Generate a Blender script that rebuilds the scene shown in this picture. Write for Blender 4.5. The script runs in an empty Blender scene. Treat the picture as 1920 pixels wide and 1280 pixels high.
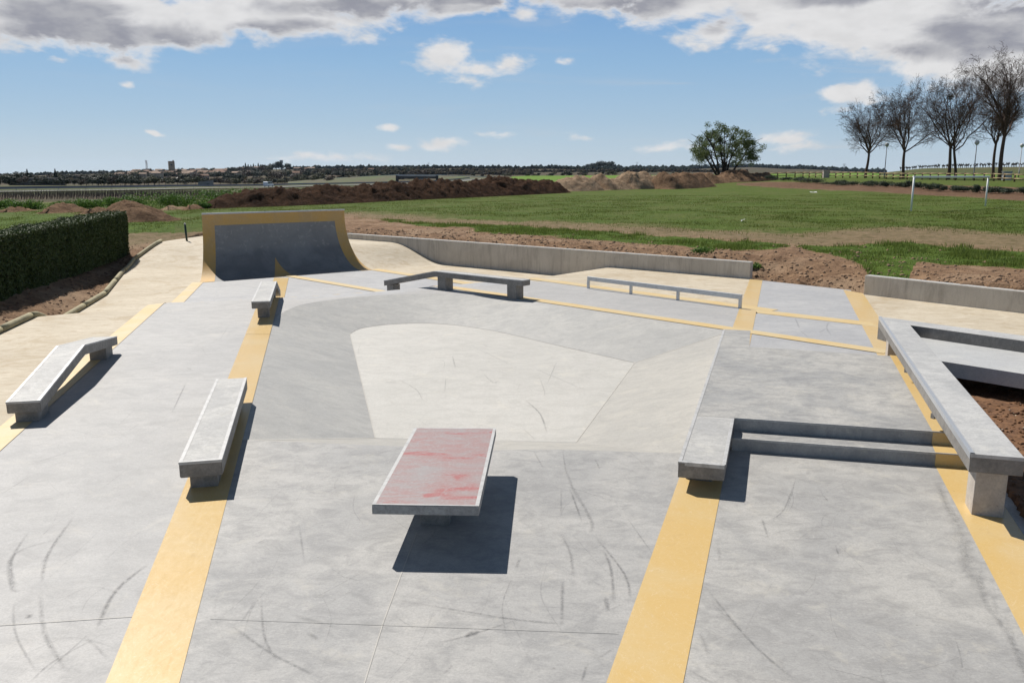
import bpy, bmesh, math, random
import numpy as np
from mathutils import Vector, Matrix
from mathutils.geometry import tessellate_polygon

SC = bpy.context.scene
COL = SC.collection
R = math.radians
random.seed(7)

# ------------------------------------------------------------------ camera
F, PIT, H = 1580.0, R(11.45), 3.2          # focal length in photo pixels, pitch, eye height
cP, sP = math.cos(PIT), math.sin(PIT)
cam_d = bpy.data.cameras.new('camera')
cam_d.sensor_width = 36.0
cam_d.lens = 36.0 * F / 1920.0
cam_d.clip_start = 0.1
cam_d.clip_end = 20000
cam = bpy.data.objects.new('camera', cam_d)
COL.objects.link(cam)
cam.location = (0, 0, H)
cam.rotation_euler = (R(90) - PIT, 0, 0)
SC.camera = cam

HAZE = 1.6e-5
# ------------------------------------------------------------------ light
SUN_EL = R(49)
SUN_DIR = Vector((-0.60 * math.cos(SUN_EL), 0.80 * math.cos(SUN_EL), math.sin(SUN_EL))).normalized()
SUN_AZ = math.atan2(SUN_DIR.x, SUN_DIR.y)  # clockwise from +Y
sun_d = bpy.data.lights.new('sun', 'SUN')
sun_d.energy = 5.0
sun_d.angle = R(0.55)
sun_d.color = (1.0, 0.955, 0.89)
sun = bpy.data.objects.new('sun', sun_d)
COL.objects.link(sun)
sun.rotation_euler = (-SUN_DIR).to_track_quat('-Z', 'Y').to_euler()

SC.view_settings.view_transform = 'Standard'
SC.view_settings.look = 'None'
SC.view_settings.exposure = 0.2
SC.view_settings.gamma = 1.0
SC.view_settings.use_curve_mapping = False
SC.render.engine = 'CYCLES'
SC.cycles.use_denoising = True
SC.cycles.max_bounces = 6
SC.cycles.transparent_max_bounces = 12

# ------------------------------------------------------------------ node helpers
class NT:
    def __init__(s, tree):
        s.t = tree; s.n = tree.nodes; s.l = tree.links
    def new(s, typ, **kw):
        n = s.n.new(typ)
        for k, v in kw.items(): setattr(n, k, v)
        return n
    def put(s, sock, v):
        if hasattr(v, 'is_output'): s.l.new(v, sock)
        elif v is not None: sock.default_value = v
    def math(s, op, a, b=None, c=None, clamp=False):
        n = s.new('ShaderNodeMath', operation=op, use_clamp=clamp)
        s.put(n.inputs[0], a)
        if b is not None: s.put(n.inputs[1], b)
        if c is not None: s.put(n.inputs[2], c)
        return n.outputs[0]
    def vmath(s, op, a, b=None, out=0):
        n = s.new('ShaderNodeVectorMath', operation=op)
        s.put(n.inputs[0], a)
        if b is not None: s.put(n.inputs[1], b)
        return n.outputs[out]
    def mix(s, fac, a, b, blend='MIX'):
        n = s.new('ShaderNodeMix', data_type='RGBA', blend_type=blend)
        s.put(n.inputs[0], fac)
        s.put(n.inputs[6], a if hasattr(a, 'is_output') or len(a) == 4 else (*a, 1))
        s.put(n.inputs[7], b if hasattr(b, 'is_output') or len(b) == 4 else (*b, 1))
        return n.outputs[2]
    def noise(s, vec, scale, detail=4, rough=0.55, dist=0.0, lac=2.0):
        n = s.new('ShaderNodeTexNoise')
        if vec is not None: s.put(n.inputs['Vector'], vec)
        n.inputs['Scale'].default_value = scale
        n.inputs['Detail'].default_value = detail
        n.inputs['Roughness'].default_value = rough
        n.inputs['Lacunarity'].default_value = lac
        n.inputs['Distortion'].default_value = dist
        return n.outputs[0]
    def step(s, v, a, b, lo=0.0, hi=1.0):
        n = s.new('ShaderNodeMapRange', interpolation_type='SMOOTHSTEP')
        s.put(n.inputs[0], v)
        n.inputs[1].default_value = a; n.inputs[2].default_value = b
        n.inputs[3].default_value = lo; n.inputs[4].default_value = hi
        return n.outputs[0]
    def coord(s, which='Object', scale=(1, 1, 1), rot=(0, 0, 0), loc=(0, 0, 0)):
        tc = s.new('ShaderNodeTexCoord')
        m = s.new('ShaderNodeMapping')
        s.l.new(tc.outputs[which], m.inputs[0])
        m.inputs['Location'].default_value = loc
        m.inputs['Rotation'].default_value = rot
        m.inputs['Scale'].default_value = scale
        return m.outputs[0]
    def attr(s, name):
        n = s.new('ShaderNodeAttribute'); n.attribute_name = name
        return n
    def bump(s, height, strength, dist=0.02, normal=None):
        n = s.new('ShaderNodeBump')
        n.inputs['Strength'].default_value = strength
        n.inputs['Distance'].default_value = dist
        s.put(n.inputs['Height'], height)
        if normal is not None: s.put(n.inputs['Normal'], normal)
        return n.outputs[0]

def material(name):
    m = bpy.data.materials.new(name)
    m.use_nodes = True
    t = NT(m.node_tree)
    b = m.node_tree.nodes['Principled BSDF']
    return m, t, b

# ------------------------------------------------------------------ sky
def build_world():
    w = bpy.data.worlds.new('World')
    SC.world = w
    w.use_nodes = True
    t = NT(w.node_tree)
    bg = w.node_tree.nodes['Background']
    sky = t.new('ShaderNodeTexSky', sky_type='NISHITA')
    sky.sun_disc = False
    sky.sun_elevation = SUN_EL
    sky.sun_rotation = SUN_AZ
    sky.altitude = 200
    sky.air_density = 1.0
    sky.dust_density = 0.25
    sky.ozone_density = 2.2
    tc = t.new('ShaderNodeTexCoord')
    d = tc.outputs['Generated']
    sep = t.new('ShaderNodeSeparateXYZ'); t.l.new(d, sep.inputs[0])
    x, y, z = sep.outputs
    az = t.math('ARCTAN2', x, y)
    el = t.math('ARCSINE', z)
    comb = t.new('ShaderNodeCombineXYZ')
    t.l.new(az, comb.inputs[0]); t.l.new(el, comb.inputs[1])
    p = comb.outputs[0]
    # warp the lookup so outlines billow
    wn = t.new('ShaderNodeTexNoise'); t.l.new(t.vmath('MULTIPLY', p, (1, 1.7, 1)), wn.inputs['Vector'])
    wn.inputs['Scale'].default_value = 9; wn.inputs['Detail'].default_value = 4
    wv = t.vmath('MULTIPLY', t.vmath('SUBTRACT', wn.outputs['Color'], (.5, .5, .5)), (0.09, 0.035, 0))
    pw = t.vmath('ADD', p, wv)
    def A(px, py):   # photo pixel -> azimuth, elevation of that patch of sky
        u = (px - 960) / F; v = (640 - py) / F
        vx, vy, vz = u, cP + v * sP, -sP + v * cP
        return math.atan2(vx, vy), math.atan2(vz, math.hypot(vx, vy))
    # (px, py, half width px, half height px, weight)
    blobs = [(90, 10, 360, 88, 1.25), (330, 48, 170, 50, 1.0), (480, 20, 250, 55, 1.05), (560, 38, 180, 38, .85), (700, 0, 240, 42, .95),
             (860, -5, 160, 40, .9), (215, 112, 62, 22, .62), (222, 154, 32, 9, .52), (92, 118, 30, 8, .42), (1110, -25, 190, 60, 1.0),
             (1290, 0, 180, 48, 1.0), (1330, 55, 90, 34, .95), (1480, 15, 230, 80, 1.15), (1660, 40, 260, 92, 1.1),
             (1850, 70, 260, 105, 1.25), (1760, 128, 190, 26, .8), (1600, 180, 78, 28, .95), (1600, 210, 70, 14, .5), (825, 108, 70, 36, .60),
             (890, 128, 95, 26, .52), (870, 150, 60, 16, .45), (960, 122, 50, 20, .5), (1052, 112, 30, 10, .5), (985, 25, 45, 20, .6), (850, 270, 62, 12, .52), (760, 272, 34, 9, .5),
             (1440, 92, 30, 14, .5), (920, 250, 70, 8, .42), (1080, 251, 50, 7, .4), (1270, 278, 90, 14, .55), (1470, 252, 85, 14, .55),
             (1500, 268, 60, 12, .45), (742, 236, 26, 7, .5), (300, 253, 18, 6, .55), (600, 296, 160, 9, .25)]
    acc = None
    for (px, py, wx, wy, wt) in blobs:
        a0, e0 = A(px, py)
        a1, _ = A(px + wx * .5, py); a2, _ = A(px - wx * .5, py)
        ra = abs(a1 - a2); re = wy / F
        q = t.vmath('MULTIPLY', t.vmath('SUBTRACT', pw, (a0, e0, 0)), (1 / ra, 1 / re, 0))
        ln = t.vmath('LENGTH', q, out=1)
        v = t.math('MULTIPLY', t.math('SUBTRACT', 1.0, ln), wt)
        v = t.math('MINIMUM', v, wt * .9)
        if acc is None: acc = v
        else:
            sm = t.new('ShaderNodeMath', operation='SMOOTH_MAX')
            t.l.new(acc, sm.inputs[0]); t.l.new(v, sm.inputs[1]); sm.inputs[2].default_value = .12
            acc = sm.outputs[0]
    gacc = None
    for (px, py, wx, wy) in [(150, 66, 330, 40), (330, 70, 190, 34), (60, 20, 200, 30), (520, 48, 110, 22), (690, 12, 300, 24), (900, -6, 200, 16), (1180, 0, 240, 26), (1350, 36, 90, 22), (1560, 2, 170, 18), (1860, 55, 190, 50), (1740, 95, 130, 22), (1900, 5, 160, 40)]:
        a0, e0 = A(px, py); a1, _ = A(px + wx * .5, py); a2, _ = A(px - wx * .5, py)
        q = t.vmath('MULTIPLY', t.vmath('SUBTRACT', pw, (a0, e0, 0)), (1 / abs(a1 - a2), 1 / (wy / F), 0))
        v = t.math('SUBTRACT', 1.0, t.vmath('LENGTH', q, out=1))
        gacc = v if gacc is None else t.math('MAXIMUM', gacc, v)
    # the same broken cloud carries on overhead and all round
    far = t.noise(t.vmath('MULTIPLY', p, (1, 2.2, 1)), 2.3, 3, .5)
    infront = t.math('MULTIPLY', t.step(t.math('ABSOLUTE', az), .58, .8, 1, 0), t.step(el, .2, .32, 1, 0))
    gacc = t.math('MAXIMUM', gacc, t.math('SUBTRACT', t.math('MULTIPLY', t.math('SUBTRACT', far, .62), 4.0), t.math('MULTIPLY', infront, 3.0)))
    rest = t.math('MULTIPLY', t.math('SUBTRACT', far, .58), 3.2)
    rest = t.math('SUBTRACT', rest, t.math('MULTIPLY', infront, 3.0))
    acc = t.math('MAXIMUM', acc, rest)
    nv = t.vmath('MULTIPLY', p, (1, 2.1, 1))
    n1 = t.noise(nv, 11, 8, .6, .5)
    n2 = t.noise(nv, 42, 6, .62, .3)
    dens = t.math('ADD', acc, t.math('MULTIPLY', t.math('SUBTRACT', n1, .5), 1.5))
    dens = t.math('ADD', dens, t.math('MULTIPLY', t.math('SUBTRACT', n2, .5), .62))
    alpha = t.step(dens, .05, .50)
    gn = t.math('MULTIPLY', t.math('SUBTRACT', t.noise(nv, 10, 7, .6, .4), .5), 2.2)
    thick = t.step(t.math('ADD', gacc, gn), -.15, .75)
    thick = t.math('MULTIPLY', thick, t.step(dens, .3, .6))
    # blue gradient of a clean spring sky: pale at the horizon, deep overhead
    rp_ = t.new('ShaderNodeValToRGB'); t.l.new(t.math('MULTIPLY', el, 1 / 1.571), rp_.inputs[0])
    e = rp_.color_ramp.elements
    k = 1 / SKY_STRENGTH
    stops = [(0, (.47, .57, .66)), (.035, (.345, .485, .635)), (.075, (.25, .42, .63)), (.12, (.165, .335, .60)), (.20, (.088, .165, .30)), (.45, (.046, .072, .118)), (1, (.03, .047, .076))]
    for n_, (pos, c_) in enumerate(stops):
        q = e[n_] if n_ < 2 else e.new(pos)
        q.position = pos; q.color = (*[v * 1.0 for v in c_], 1)
    grad = t.vmath('MULTIPLY', rp_.outputs[0], (k, k, k))
    skyc = t.mix(.86, sky.outputs[0], grad)
    c_white = CLOUD_WHITE; c_grey = CLOUD_GREY
    n3 = t.noise(nv, 26, 5, .55)
    cl = t.mix(thick, c_white, c_grey)
    cl = t.mix(t.step(n3, .35, .7, 0, .45), cl, tuple(a * .78 for a in c_white))
    # thin veil of high cloud streaks
    st = t.noise(t.vmath('MULTIPLY', p, (1, 9, 1)), 3.2, 6, .6, .4)
    veil = t.math('MULTIPLY', t.step(st, .5, .78), t.step(az, -.35, .3, .10, .5))
    skyc = t.mix(veil, skyc, tuple(a * .8 for a in c_white))
    out = t.mix(t.math('MULTIPLY', alpha, .97), skyc, cl)
    t.l.new(out, bg.inputs[0])
    bg.inputs[1].default_value = SKY_STRENGTH
SKY_STRENGTH = 0.06
CLOUD_WHITE = (11.4, 11.3, 11.3)
CLOUD_GREY = (4.5, 4.55, 5.2)
build_world()

# ------------------------------------------------------------------ geometry helpers
def W(px, py, z=0.0):
    """the place where the photo's pixel meets the level z"""
    u = (px - 960) / F; v = (640 - py) / F
    d = (u, cP + v * sP, -sP + v * cP)
    t = (z - H) / d[2]
    return (d[0] * t, d[1] * t, z)
def at(px, dist, z):
    """a point at ground distance y=dist in the direction of column px"""
    dep = dist * cP + (H - z) * sP
    return Vector(((px - 960) / F * dep, dist, z))
def zof(py, dist):
    return H + dist * math.tan(math.atan((640 - py) / F) - PIT)

def tag(o, label=None, cat=None, group=None, kind=None):
    if label: o['label'] = label
    if cat: o['category'] = cat
    if group: o['group'] = group
    if kind: o['kind'] = kind
    return o
def link(name, me, mat=None, parent=None):
    o = bpy.data.objects.new(name, me)
    COL.objects.link(o)
    if mat is not None:
        for mm in (mat if isinstance(mat, (list, tuple)) else [mat]): me.materials.append(mm)
    if parent: o.parent = parent
    return o
def mesh(name, verts, faces, mat=None, parent=None, smooth=False):
    me = bpy.data.meshes.new(name)
    me.from_pydata([tuple(v) for v in verts], [], [tuple(f) for f in faces])
    if smooth:
        me.polygons.foreach_set('use_smooth', [True] * len(me.polygons))
    me.update()
    return link(name, me, mat, parent)
def npmesh(name, verts, faces, mat=None, parent=None, smooth=False, attrs=None):
    """fast mesh from numpy arrays; faces (n,3) or (n,4)"""
    me = bpy.data.meshes.new(name)
    verts = np.asarray(verts, dtype=np.float32); faces = np.asarray(faces, dtype=np.int32)
    k = faces.shape[1]
    me.vertices.add(len(verts)); me.vertices.foreach_set('co', verts.ravel())
    me.loops.add(faces.size); me.loops.foreach_set('vertex_index', faces.ravel())
    me.polygons.add(len(faces))
    me.polygons.foreach_set('loop_start', np.arange(0, faces.size, k, dtype=np.int32))
    me.polygons.foreach_set('loop_total', np.full(len(faces), k, dtype=np.int32))
    if smooth: me.polygons.foreach_set('use_smooth', np.ones(len(faces), dtype=bool))
    me.update(calc_edges=True)
    for n, a in (attrs or {}).items():
        at_ = me.attributes.new(n, 'FLOAT', 'POINT')
        at_.data.foreach_set('value', np.asarray(a, dtype=np.float32).ravel())
    return link(name, me, mat, parent)
def empty(name, loc=(0, 0, 0)):
    o = bpy.data.objects.new(name, None); COL.objects.link(o); o.location = loc
    o.empty_display_size = .2
    return o
def from_bm(name, bm, mat=None, parent=None, smooth=False):
    me = bpy.data.meshes.new(name)
    bmesh.ops.recalc_face_normals(bm, faces=bm.faces)
    bm.to_mesh(me); bm.free()
    if smooth: me.polygons.foreach_set('use_smooth', [True] * len(me.polygons))
    return link(name, me, mat, parent)
def children(o): return [c for c in COL.objects if c.parent == o]
def copy_tree(o, kids, parent=None):
    c = o.copy(); COL.objects.link(c)
    if parent: c.parent = parent
    for k in kids:
        d = k.copy(); COL.objects.link(d); d.parent = c
    return c

def prism_bm(pts, z0, z1, bev=0.0, bm=None):
    """vertical prism over a plan polygon; z0/z1 numbers or per point lists"""
    bm = bm or bmesh.new()
    n = len(pts)
    zb = z0 if isinstance(z0, (list, tuple)) else [z0] * n
    zt = z1 if isinstance(z1, (list, tuple)) else [z1] * n
    lo = [bm.verts.new((p[0], p[1], zb[i])) for i, p in enumerate(pts)]
    hi = [bm.verts.new((p[0], p[1], zt[i])) for i, p in enumerate(pts)]
    fs = [bm.faces.new(hi), bm.faces.new(lo[::-1])]
    for i in range(n):
        j = (i + 1) % n
        fs.append(bm.faces.new((lo[i], lo[j], hi[j], hi[i])))
    if bev:
        es = list({e for f in fs for e in f.edges})
        bmesh.ops.bevel(bm, geom=es, offset=bev, segments=2, affect='EDGES', profile=.5)
    return bm
def box_pts(c, d, w, l):
    """plan rectangle centred on c, l along unit direction d, w across"""
    d = Vector((d[0], d[1])).normalized(); s = Vector((d.y, -d.x))
    c = Vector((c[0], c[1]))
    return [c - d * l / 2 - s * w / 2, c - d * l / 2 + s * w / 2, c + d * l / 2 + s * w / 2, c + d * l / 2 - s * w / 2]

def tube_arrays(pts, rad, sides=5, cap=True):
    """verts, faces of a tube along pts with radii rad"""
    V, Fc = [], []
    n = len(pts)
    up = Vector((0, 0, 1))
    for i, p in enumerate(pts):
        d = (pts[min(i + 1, n - 1)] - pts[max(i - 1, 0)])
        d = d.normalized() if d.length > 1e-9 else up
        a = d.cross(up if abs(d.z) < .95 else Vector((1, 0, 0))).normalized()
        b = d.cross(a)
        for k in range(sides):
            an = 2 * math.pi * k / sides
            V.append(p + (a * math.cos(an) + b * math.sin(an)) * rad[i])
    for i in range(n - 1):
        for k in range(sides):
            k2 = (k + 1) % sides
            Fc.append((i * sides + k, i * sides + k2, (i + 1) * sides + k2, (i + 1) * sides + k))
    if cap:
        Fc.append(tuple(range(sides))[::-1]); Fc.append(tuple(range((n - 1) * sides, n * sides)))
    return V, Fc
class Acc:
    def __init__(s): s.v = []; s.f = []
    def add(s, V, Fc):
        o = len(s.v); s.v.extend(V); s.f.extend([tuple(i + o for i in f) for f in Fc])
    def tube(s, pts, rad, sides=5, cap=True): s.add(*tube_arrays([Vector(p) for p in pts], rad, sides, cap))
    def box(s, c, sx, sy, sz, rz=0):
        m = Matrix.Rotation(rz, 3, 'Z')
        V = [Vector(c) + m @ Vector((x * sx / 2, y * sy / 2, z * sz / 2)) for x in (-1, 1) for y in (-1, 1) for z in (-1, 1)]
        s.add(V, [(0, 1, 3, 2), (4, 6, 7, 5), (0, 4, 5, 1), (2, 3, 7, 6), (0, 2, 6, 4), (1, 5, 7, 3)])
    def build(s, name, mat, parent=None, smooth=False): return mesh(name, s.v, s.f, mat, parent, smooth)

# numpy value noise
_rng = np.random.RandomState(11)
_tab = _rng.rand(512, 512)
def vnoise(x, y):
    xi = np.floor(x).astype(int); yi = np.floor(y).astype(int)
    fx = x - xi; fy = y - yi
    fx = fx * fx * (3 - 2 * fx); fy = fy * fy * (3 - 2 * fy)
    a = _tab[xi & 511, yi & 511]; b = _tab[(xi + 1) & 511, yi & 511]
    c = _tab[xi & 511, (yi + 1) & 511]; d = _tab[(xi + 1) & 511, (yi + 1) & 511]
    return (a * (1 - fx) + b * fx) * (1 - fy) + (c * (1 - fx) + d * fx) * fy
def fbm(x, y, oct=4, gain=.5):
    x = np.asarray(x, float); y = np.asarray(y, float)
    s = 0; a = 1; tot = 0
    for o in range(oct):
        s = s + a * (vnoise(x * 2 ** o + 17.3 * o, y * 2 ** o + 9.1 * o) - .5); tot += a; a *= gain
    return s / tot * 2
def sstep(t): t = np.clip(t, 0, 1); return t * t * (3 - 2 * t)

# ------------------------------------------------------------------ materials
def concrete(name, c1, c2, dark=None, scale=1.0, swirl=.25, speck=.5, rough=.62, bump=.12, patch=.0):
    m, t, b = material(name)
    v = t.coord('Object')
    vr = t.coord('Object', scale=(1, 1.45, 1), rot=(0, 0, .4))
    a = t.noise(v, .55 * scale, 7, .62, .8)
    c = t.mix(t.step(a, .40, .60), c1, c2)
    b1 = t.noise(vr, 3.1 * scale, 10, .72, .7)
    c = t.mix(t.step(b1, .40, .66, 0, .55), c, dark or tuple(q * .62 for q in c2))
    b3 = t.noise(v, 1.6 * scale, 9, .74, .9)
    c = t.mix(t.step(b3, .50, .70, 0, .35), c, tuple(min(1, q * 1.12) for q in c1))
    sw = t.noise(v, 7 * scale, 3, .5, 3.5)
    line = t.math('ABSOLUTE', t.math('SUBTRACT', sw, .5))
    c = t.mix(t.step(line, 0, .03, swirl, 0), c, tuple(q * .72 for q in c2))
    f = t.noise(v, 55, 4, .7)
    c = t.mix(t.step(f, .35, .75, 0, .42), c, tuple(q * .6 for q in c2))
    f2 = t.noise(t.coord('Object', scale=(1, 2.2, 1), rot=(0, 0, 1.1)), 17, 6, .72, 1.2)
    c = t.mix(t.step(f2, .50, .68, 0, .34), c, tuple(q * .66 for q in c2))
    c = t.mix(t.step(f2, .30, .46, .4, 0), c, tuple(min(1, q * 1.16) for q in c1))
    cr = t.noise(v, 2.2 * scale, 8, .74, .5)
    c = t.mix(t.step(cr, .54, .70, 0, .4), c, (min(1, c1[0] * 1.13), min(1, c1[1] * 1.10), c1[2] * 1.02))
    vo = t.new('ShaderNodeTexVoronoi'); t.l.new(v, vo.inputs['Vector']); vo.inputs['Scale'].default_value = 3.1
    dot = t.math('MULTIPLY', t.step(vo.outputs['Distance'], .0, .045, 1, 0), speck)
    c = t.mix(dot, c, (.12, .11, .10))
    t.l.new(c, b.inputs['Base Color'])
    rr = t.math('ADD', t.math('MULTIPLY', b1, .25), rough - .12)
    t.l.new(rr, b.inputs['Roughness'])
    hgt = t.math('ADD', t.math('MULTIPLY', f, .5), t.math('MULTIPLY', b1, .9))
    t.l.new(t.bump(hgt, bump, .02), b.inputs['Normal'])
    b.inputs['Specular IOR Level'].default_value = .4
    return m
M_deck = concrete('concrete_pale', (.435, .424, .41), (.388, .381, .373), scale=.8, swirl=.10, dark=(.32, .315, .31))
M_mid = concrete('concrete_grey', (.43, .418, .398), (.345, .34, .332), scale=1.0, swirl=.18, dark=(.205, .204, .205))
M_grey2 = concrete('concrete_grey_trowelled', (.455, .44, .412), (.355, .348, .336), scale=1.1, swirl=.28, dark=(.215, .21, .205))
M_bowl = concrete('concrete_bowl_bank', (.44, .43, .405), (.38, .375, .36), scale=1.0, swirl=.12, dark=(.30, .297, .29))
M_floor = concrete('concrete_bowl_floor', (.53, .512, .475), (.495, .48, .445), scale=.8, swirl=.06, dark=(.41, .397, .366))
M_bankr = concrete('concrete_bowl_right_bank', (.425, .405, .365), (.375, .36, .33), scale=1.0, swirl=.1, dark=(.305, .295, .275))
M_basin = concrete('concrete_blue_grey', (.44, .437, .435), (.385, .385, .392), scale=.9, swirl=.12, dark=(.31, .313, .322))
M_ramp = concrete('concrete_ramp', (.34, .345, .35), (.27, .275, .285), scale=1.6, swirl=.2, dark=(.20, .205, .215), rough=.5)
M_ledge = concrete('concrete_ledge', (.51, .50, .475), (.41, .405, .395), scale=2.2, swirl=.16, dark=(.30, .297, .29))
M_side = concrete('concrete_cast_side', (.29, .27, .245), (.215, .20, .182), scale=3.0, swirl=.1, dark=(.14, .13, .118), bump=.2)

def beige_mat():
    m, t, b = material('beige_washed_concrete')
    v = t.coord('Object'); vr = t.coord('Object', scale=(1, 2.6, 1), rot=(0, 0, -.3))
    a = t.noise(v, .45, 6, .6, .6)
    c = t.mix(t.step(a, .35, .65), (.535, .47, .362), (.465, .402, .302))
    s = t.noise(vr, 3.0, 8, .7, 1.0)
    c = t.mix(t.step(s, .46, .70, 0, .65), c, (.33, .245, .15))
    p_ = t.noise(v, .8, 7, .7, 1.2)
    c = t.mix(t.step(p_, .49, .64, 0, .7), c, (.385, .30, .19))
    s2 = t.noise(vr, 1.1, 7, .65, 1.6)
    c = t.mix(t.step(s2, .5, .7, 0, .45), c, (.68, .61, .50))
    f = t.noise(v, 40, 4, .7)
    c = t.mix(t.step(f, .4, .75, 0, .3), c, (.33, .26, .17))
    t.l.new(c, b.inputs['Base Color']); b.inputs['Roughness'].default_value = .8
    t.l.new(t.bump(t.math('ADD', t.math('MULTIPLY', f, .4), s), .3, .03), b.inputs['Normal'])
    return m
M_beige = beige_mat()

def yellow_mat(name, base=(.60, .412, .16), dusty=(.60, .435, .20), rough=.28):
    m, t, b = material(name)
    v = t.coord('Object')
    a = t.noise(v, 1.1, 6, .6, .6)
    c = t.mix(t.step(a, .36, .62), base, dusty)
    s = t.noise(t.coord('Object', scale=(3, 1, 1), rot=(0, 0, .5)), 5, 8, .75, 1.5)
    c = t.mix(t.step(s, .55, .76, 0, .5), c, (.62, .50, .33))
    d_ = t.noise(v, 3.2, 8, .7, .8)
    c = t.mix(t.step(d_, .56, .74, 0, .3), c, (.40, .27, .12))
    sw = t.noise(v, 4, 3, .5, 4)
    ln = t.math('ABSOLUTE', t.math('SUBTRACT', sw, .5))
    c = t.mix(t.step(ln, 0, .012, .35, 0), c, (.74, .62, .44))
    f = t.noise(v, 60, 3, .6)
    c = t.mix(t.step(f, .5, .8, 0, .18), c, (.42, .25, .07))
    vo = t.new('ShaderNodeTexVoronoi'); t.l.new(v, vo.inputs['Vector']); vo.inputs['Scale'].default_value = 2.3
    c = t.mix(t.step(vo.outputs['Distance'], 0, .04, .6, 0), c, (.25, .17, .08))
    t.l.new(c, b.inputs['Base Color'])
    t.l.new(t.math('ADD', t.math('MULTIPLY', s, .35), rough - .1), b.inputs['Roughness'])
    t.l.new(t.bump(t.math('ADD', f, s), .06, .01), b.inputs['Normal'])
    return m
M_yellow = yellow_mat('yellow_floor_paint')
M_yellow_far = yellow_mat('yellow_floor_paint_dusty', (.60, .425, .175), (.58, .455, .25), .45)
M_ochre = yellow_mat('ochre_ramp_paint', (.58, .34, .085), (.50, .32, .12), .4)

def wall_mat():
    m, t, b = material('cast_wall_concrete')
    v = t.coord('Object')
    vs = t.coord('Object', scale=(2.6, 2.6, .35))
    a = t.noise(v, .9, 6, .6, .5)
    c = t.mix(t.step(a, .35, .65), (.60, .55, .475), (.50, .455, .39))
    st = t.noise(vs, 2.2, 7, .68, .6)
    c = t.mix(t.step(st, .45, .72, 0, .6), c, (.30, .265, .22))
    st2 = t.noise(vs, 5.5, 6, .7, .3)
    c = t.mix(t.step(st2, .55, .75, 0, .5), c, (.66, .62, .55))
    f = t.noise(v, 45, 4, .7)
    c = t.mix(t.step(f, .4, .75, 0, .3), c, (.28, .26, .23))
    t.l.new(c, b.inputs['Base Color']); b.inputs['Roughness'].default_value = .85
    t.l.new(t.bump(f, .25, .02), b.inputs['Normal'])
    return m
M_wall = wall_mat()
M_walltop = concrete('wall_top_concrete', (.56, .55, .53), (.50, .49, .47), scale=2, swirl=.05, dark=(.36, .35, .33))

def metal_mat(name, c, rough, metallic=.75, dirt=.3):
    m, t, b = material(name)
    v = t.coord('Object')
    a = t.noise(v, 6, 6, .7, .8)
    col = t.mix(t.step(a, .4, .75, 0, dirt), c, tuple(q * .55 for q in c))
    t.l.new(col, b.inputs['Base Color'])
    b.inputs['Metallic'].default_value = metallic
    t.l.new(t.math('ADD', t.math('MULTIPLY', a, .3), rough - .12), b.inputs['Roughness'])
    return m
M_steel = metal_mat('galvanised_steel', (.60, .61, .62), .42, .65)
M_trim = metal_mat('worn_edge_trim', (.50, .495, .485), .5, .1, .75)  # worn tone; its paleness also stands in for light on the ledge chamfers
M_rail = metal_mat('galvanised_rail', (.62, .63, .63), .4, .45, .45)
M_darkmetal = metal_mat('dark_green_steel', (.02, .045, .03), .4, .2)
M_whitepaint = metal_mat('white_post_paint', (.78, .78, .77), .5, 0, .2)

def plain(name, c, rough=.8, var=.25, scale=3.0, bump=.0, c2=None):
    m, t, b = material(name)
    v = t.coord('Object')
    a = t.noise(v, scale, 6, .65, .4)
    col = t.mix(t.step(a, .35, .68), c, c2 or tuple(q * (1 - var) for q in c))
    t.l.new(col, b.inputs['Base Color']); b.inputs['Roughness'].default_value = rough
    if bump: t.l.new(t.bump(a, bump, .05), b.inputs['Normal'])
    return m
def leaf_mat(name, c, c2, trans=.25, spec=.25):
    m, t, b = material(name)
    g = t.new('ShaderNodeNewGeometry')
    v = t.coord('Object')
    a = t.noise(v, .8, 3, .6)
    r = t.math('ADD', t.math('MULTIPLY', g.outputs['Random Per Island'], .6), t.math('MULTIPLY', a, .4))
    col = t.mix(r, c, c2)
    t.l.new(col, b.inputs['Base Color'])
    b.inputs['Roughness'].default_value = .65
    b.inputs['Specular IOR Level'].default_value = spec
    tr = t.new('ShaderNodeBsdfTranslucent'); t.l.new(col, tr.inputs[0])
    mx = t.new('ShaderNodeMixShader'); mx.inputs[0].default_value = trans
    out = m.node_tree.nodes['Material Output']
    t.l.new(b.outputs[0], mx.inputs[1]); t.l.new(tr.outputs[0], mx.inputs[2]); t.l.new(mx.outputs[0], out.inputs[0])
    return m
M_soil = plain('brown_soil', (.30, .195, .118), .95, c2=(.17, .105, .063), scale=2.5, bump=.4)
M_soil_r = plain('dark_brown_soil', (.19, .11, .066), .95, c2=(.10, .058, .036), scale=4, bump=.4)  # darker brown tone for the clods beside the timber edging
M_soil_l = plain('dry_light_soil', (.33, .225, .145), .95, c2=(.21, .135, .085), scale=4, bump=.4)
M_soil_d = plain('dark_spoil_earth', (.095, .055, .034), .95, c2=(.05, .03, .02), scale=1.6, bump=.5)
M_stone = plain('pale_stones', (.42, .37, .30), .9, .4)
M_log = plain('tanalised_timber', (.36, .31, .185), .8, c2=(.25, .225, .13), scale=6)
M_fence = plain('fence_timber', (.42, .32, .17), .8, c2=(.22, .15, .07), scale=5)
M_fencepost = plain('fence_post_timber', (.115, .07, .04), .85, .3)
M_bark = plain('plane_tree_bark', (.115, .068, .048), .9, c2=(.062, .038, .028), scale=4)
M_bark2 = plain('dark_bark', (.05, .037, .028), .9, .35)
M_leaf_hedge = leaf_mat('hedge_leaf', (.028, .05, .014), (.075, .105, .03), .12)
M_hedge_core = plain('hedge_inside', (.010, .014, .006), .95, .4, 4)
M_leaf_tree = leaf_mat('spring_leaf', (.075, .105, .035), (.15, .18, .065), .35)
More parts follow.
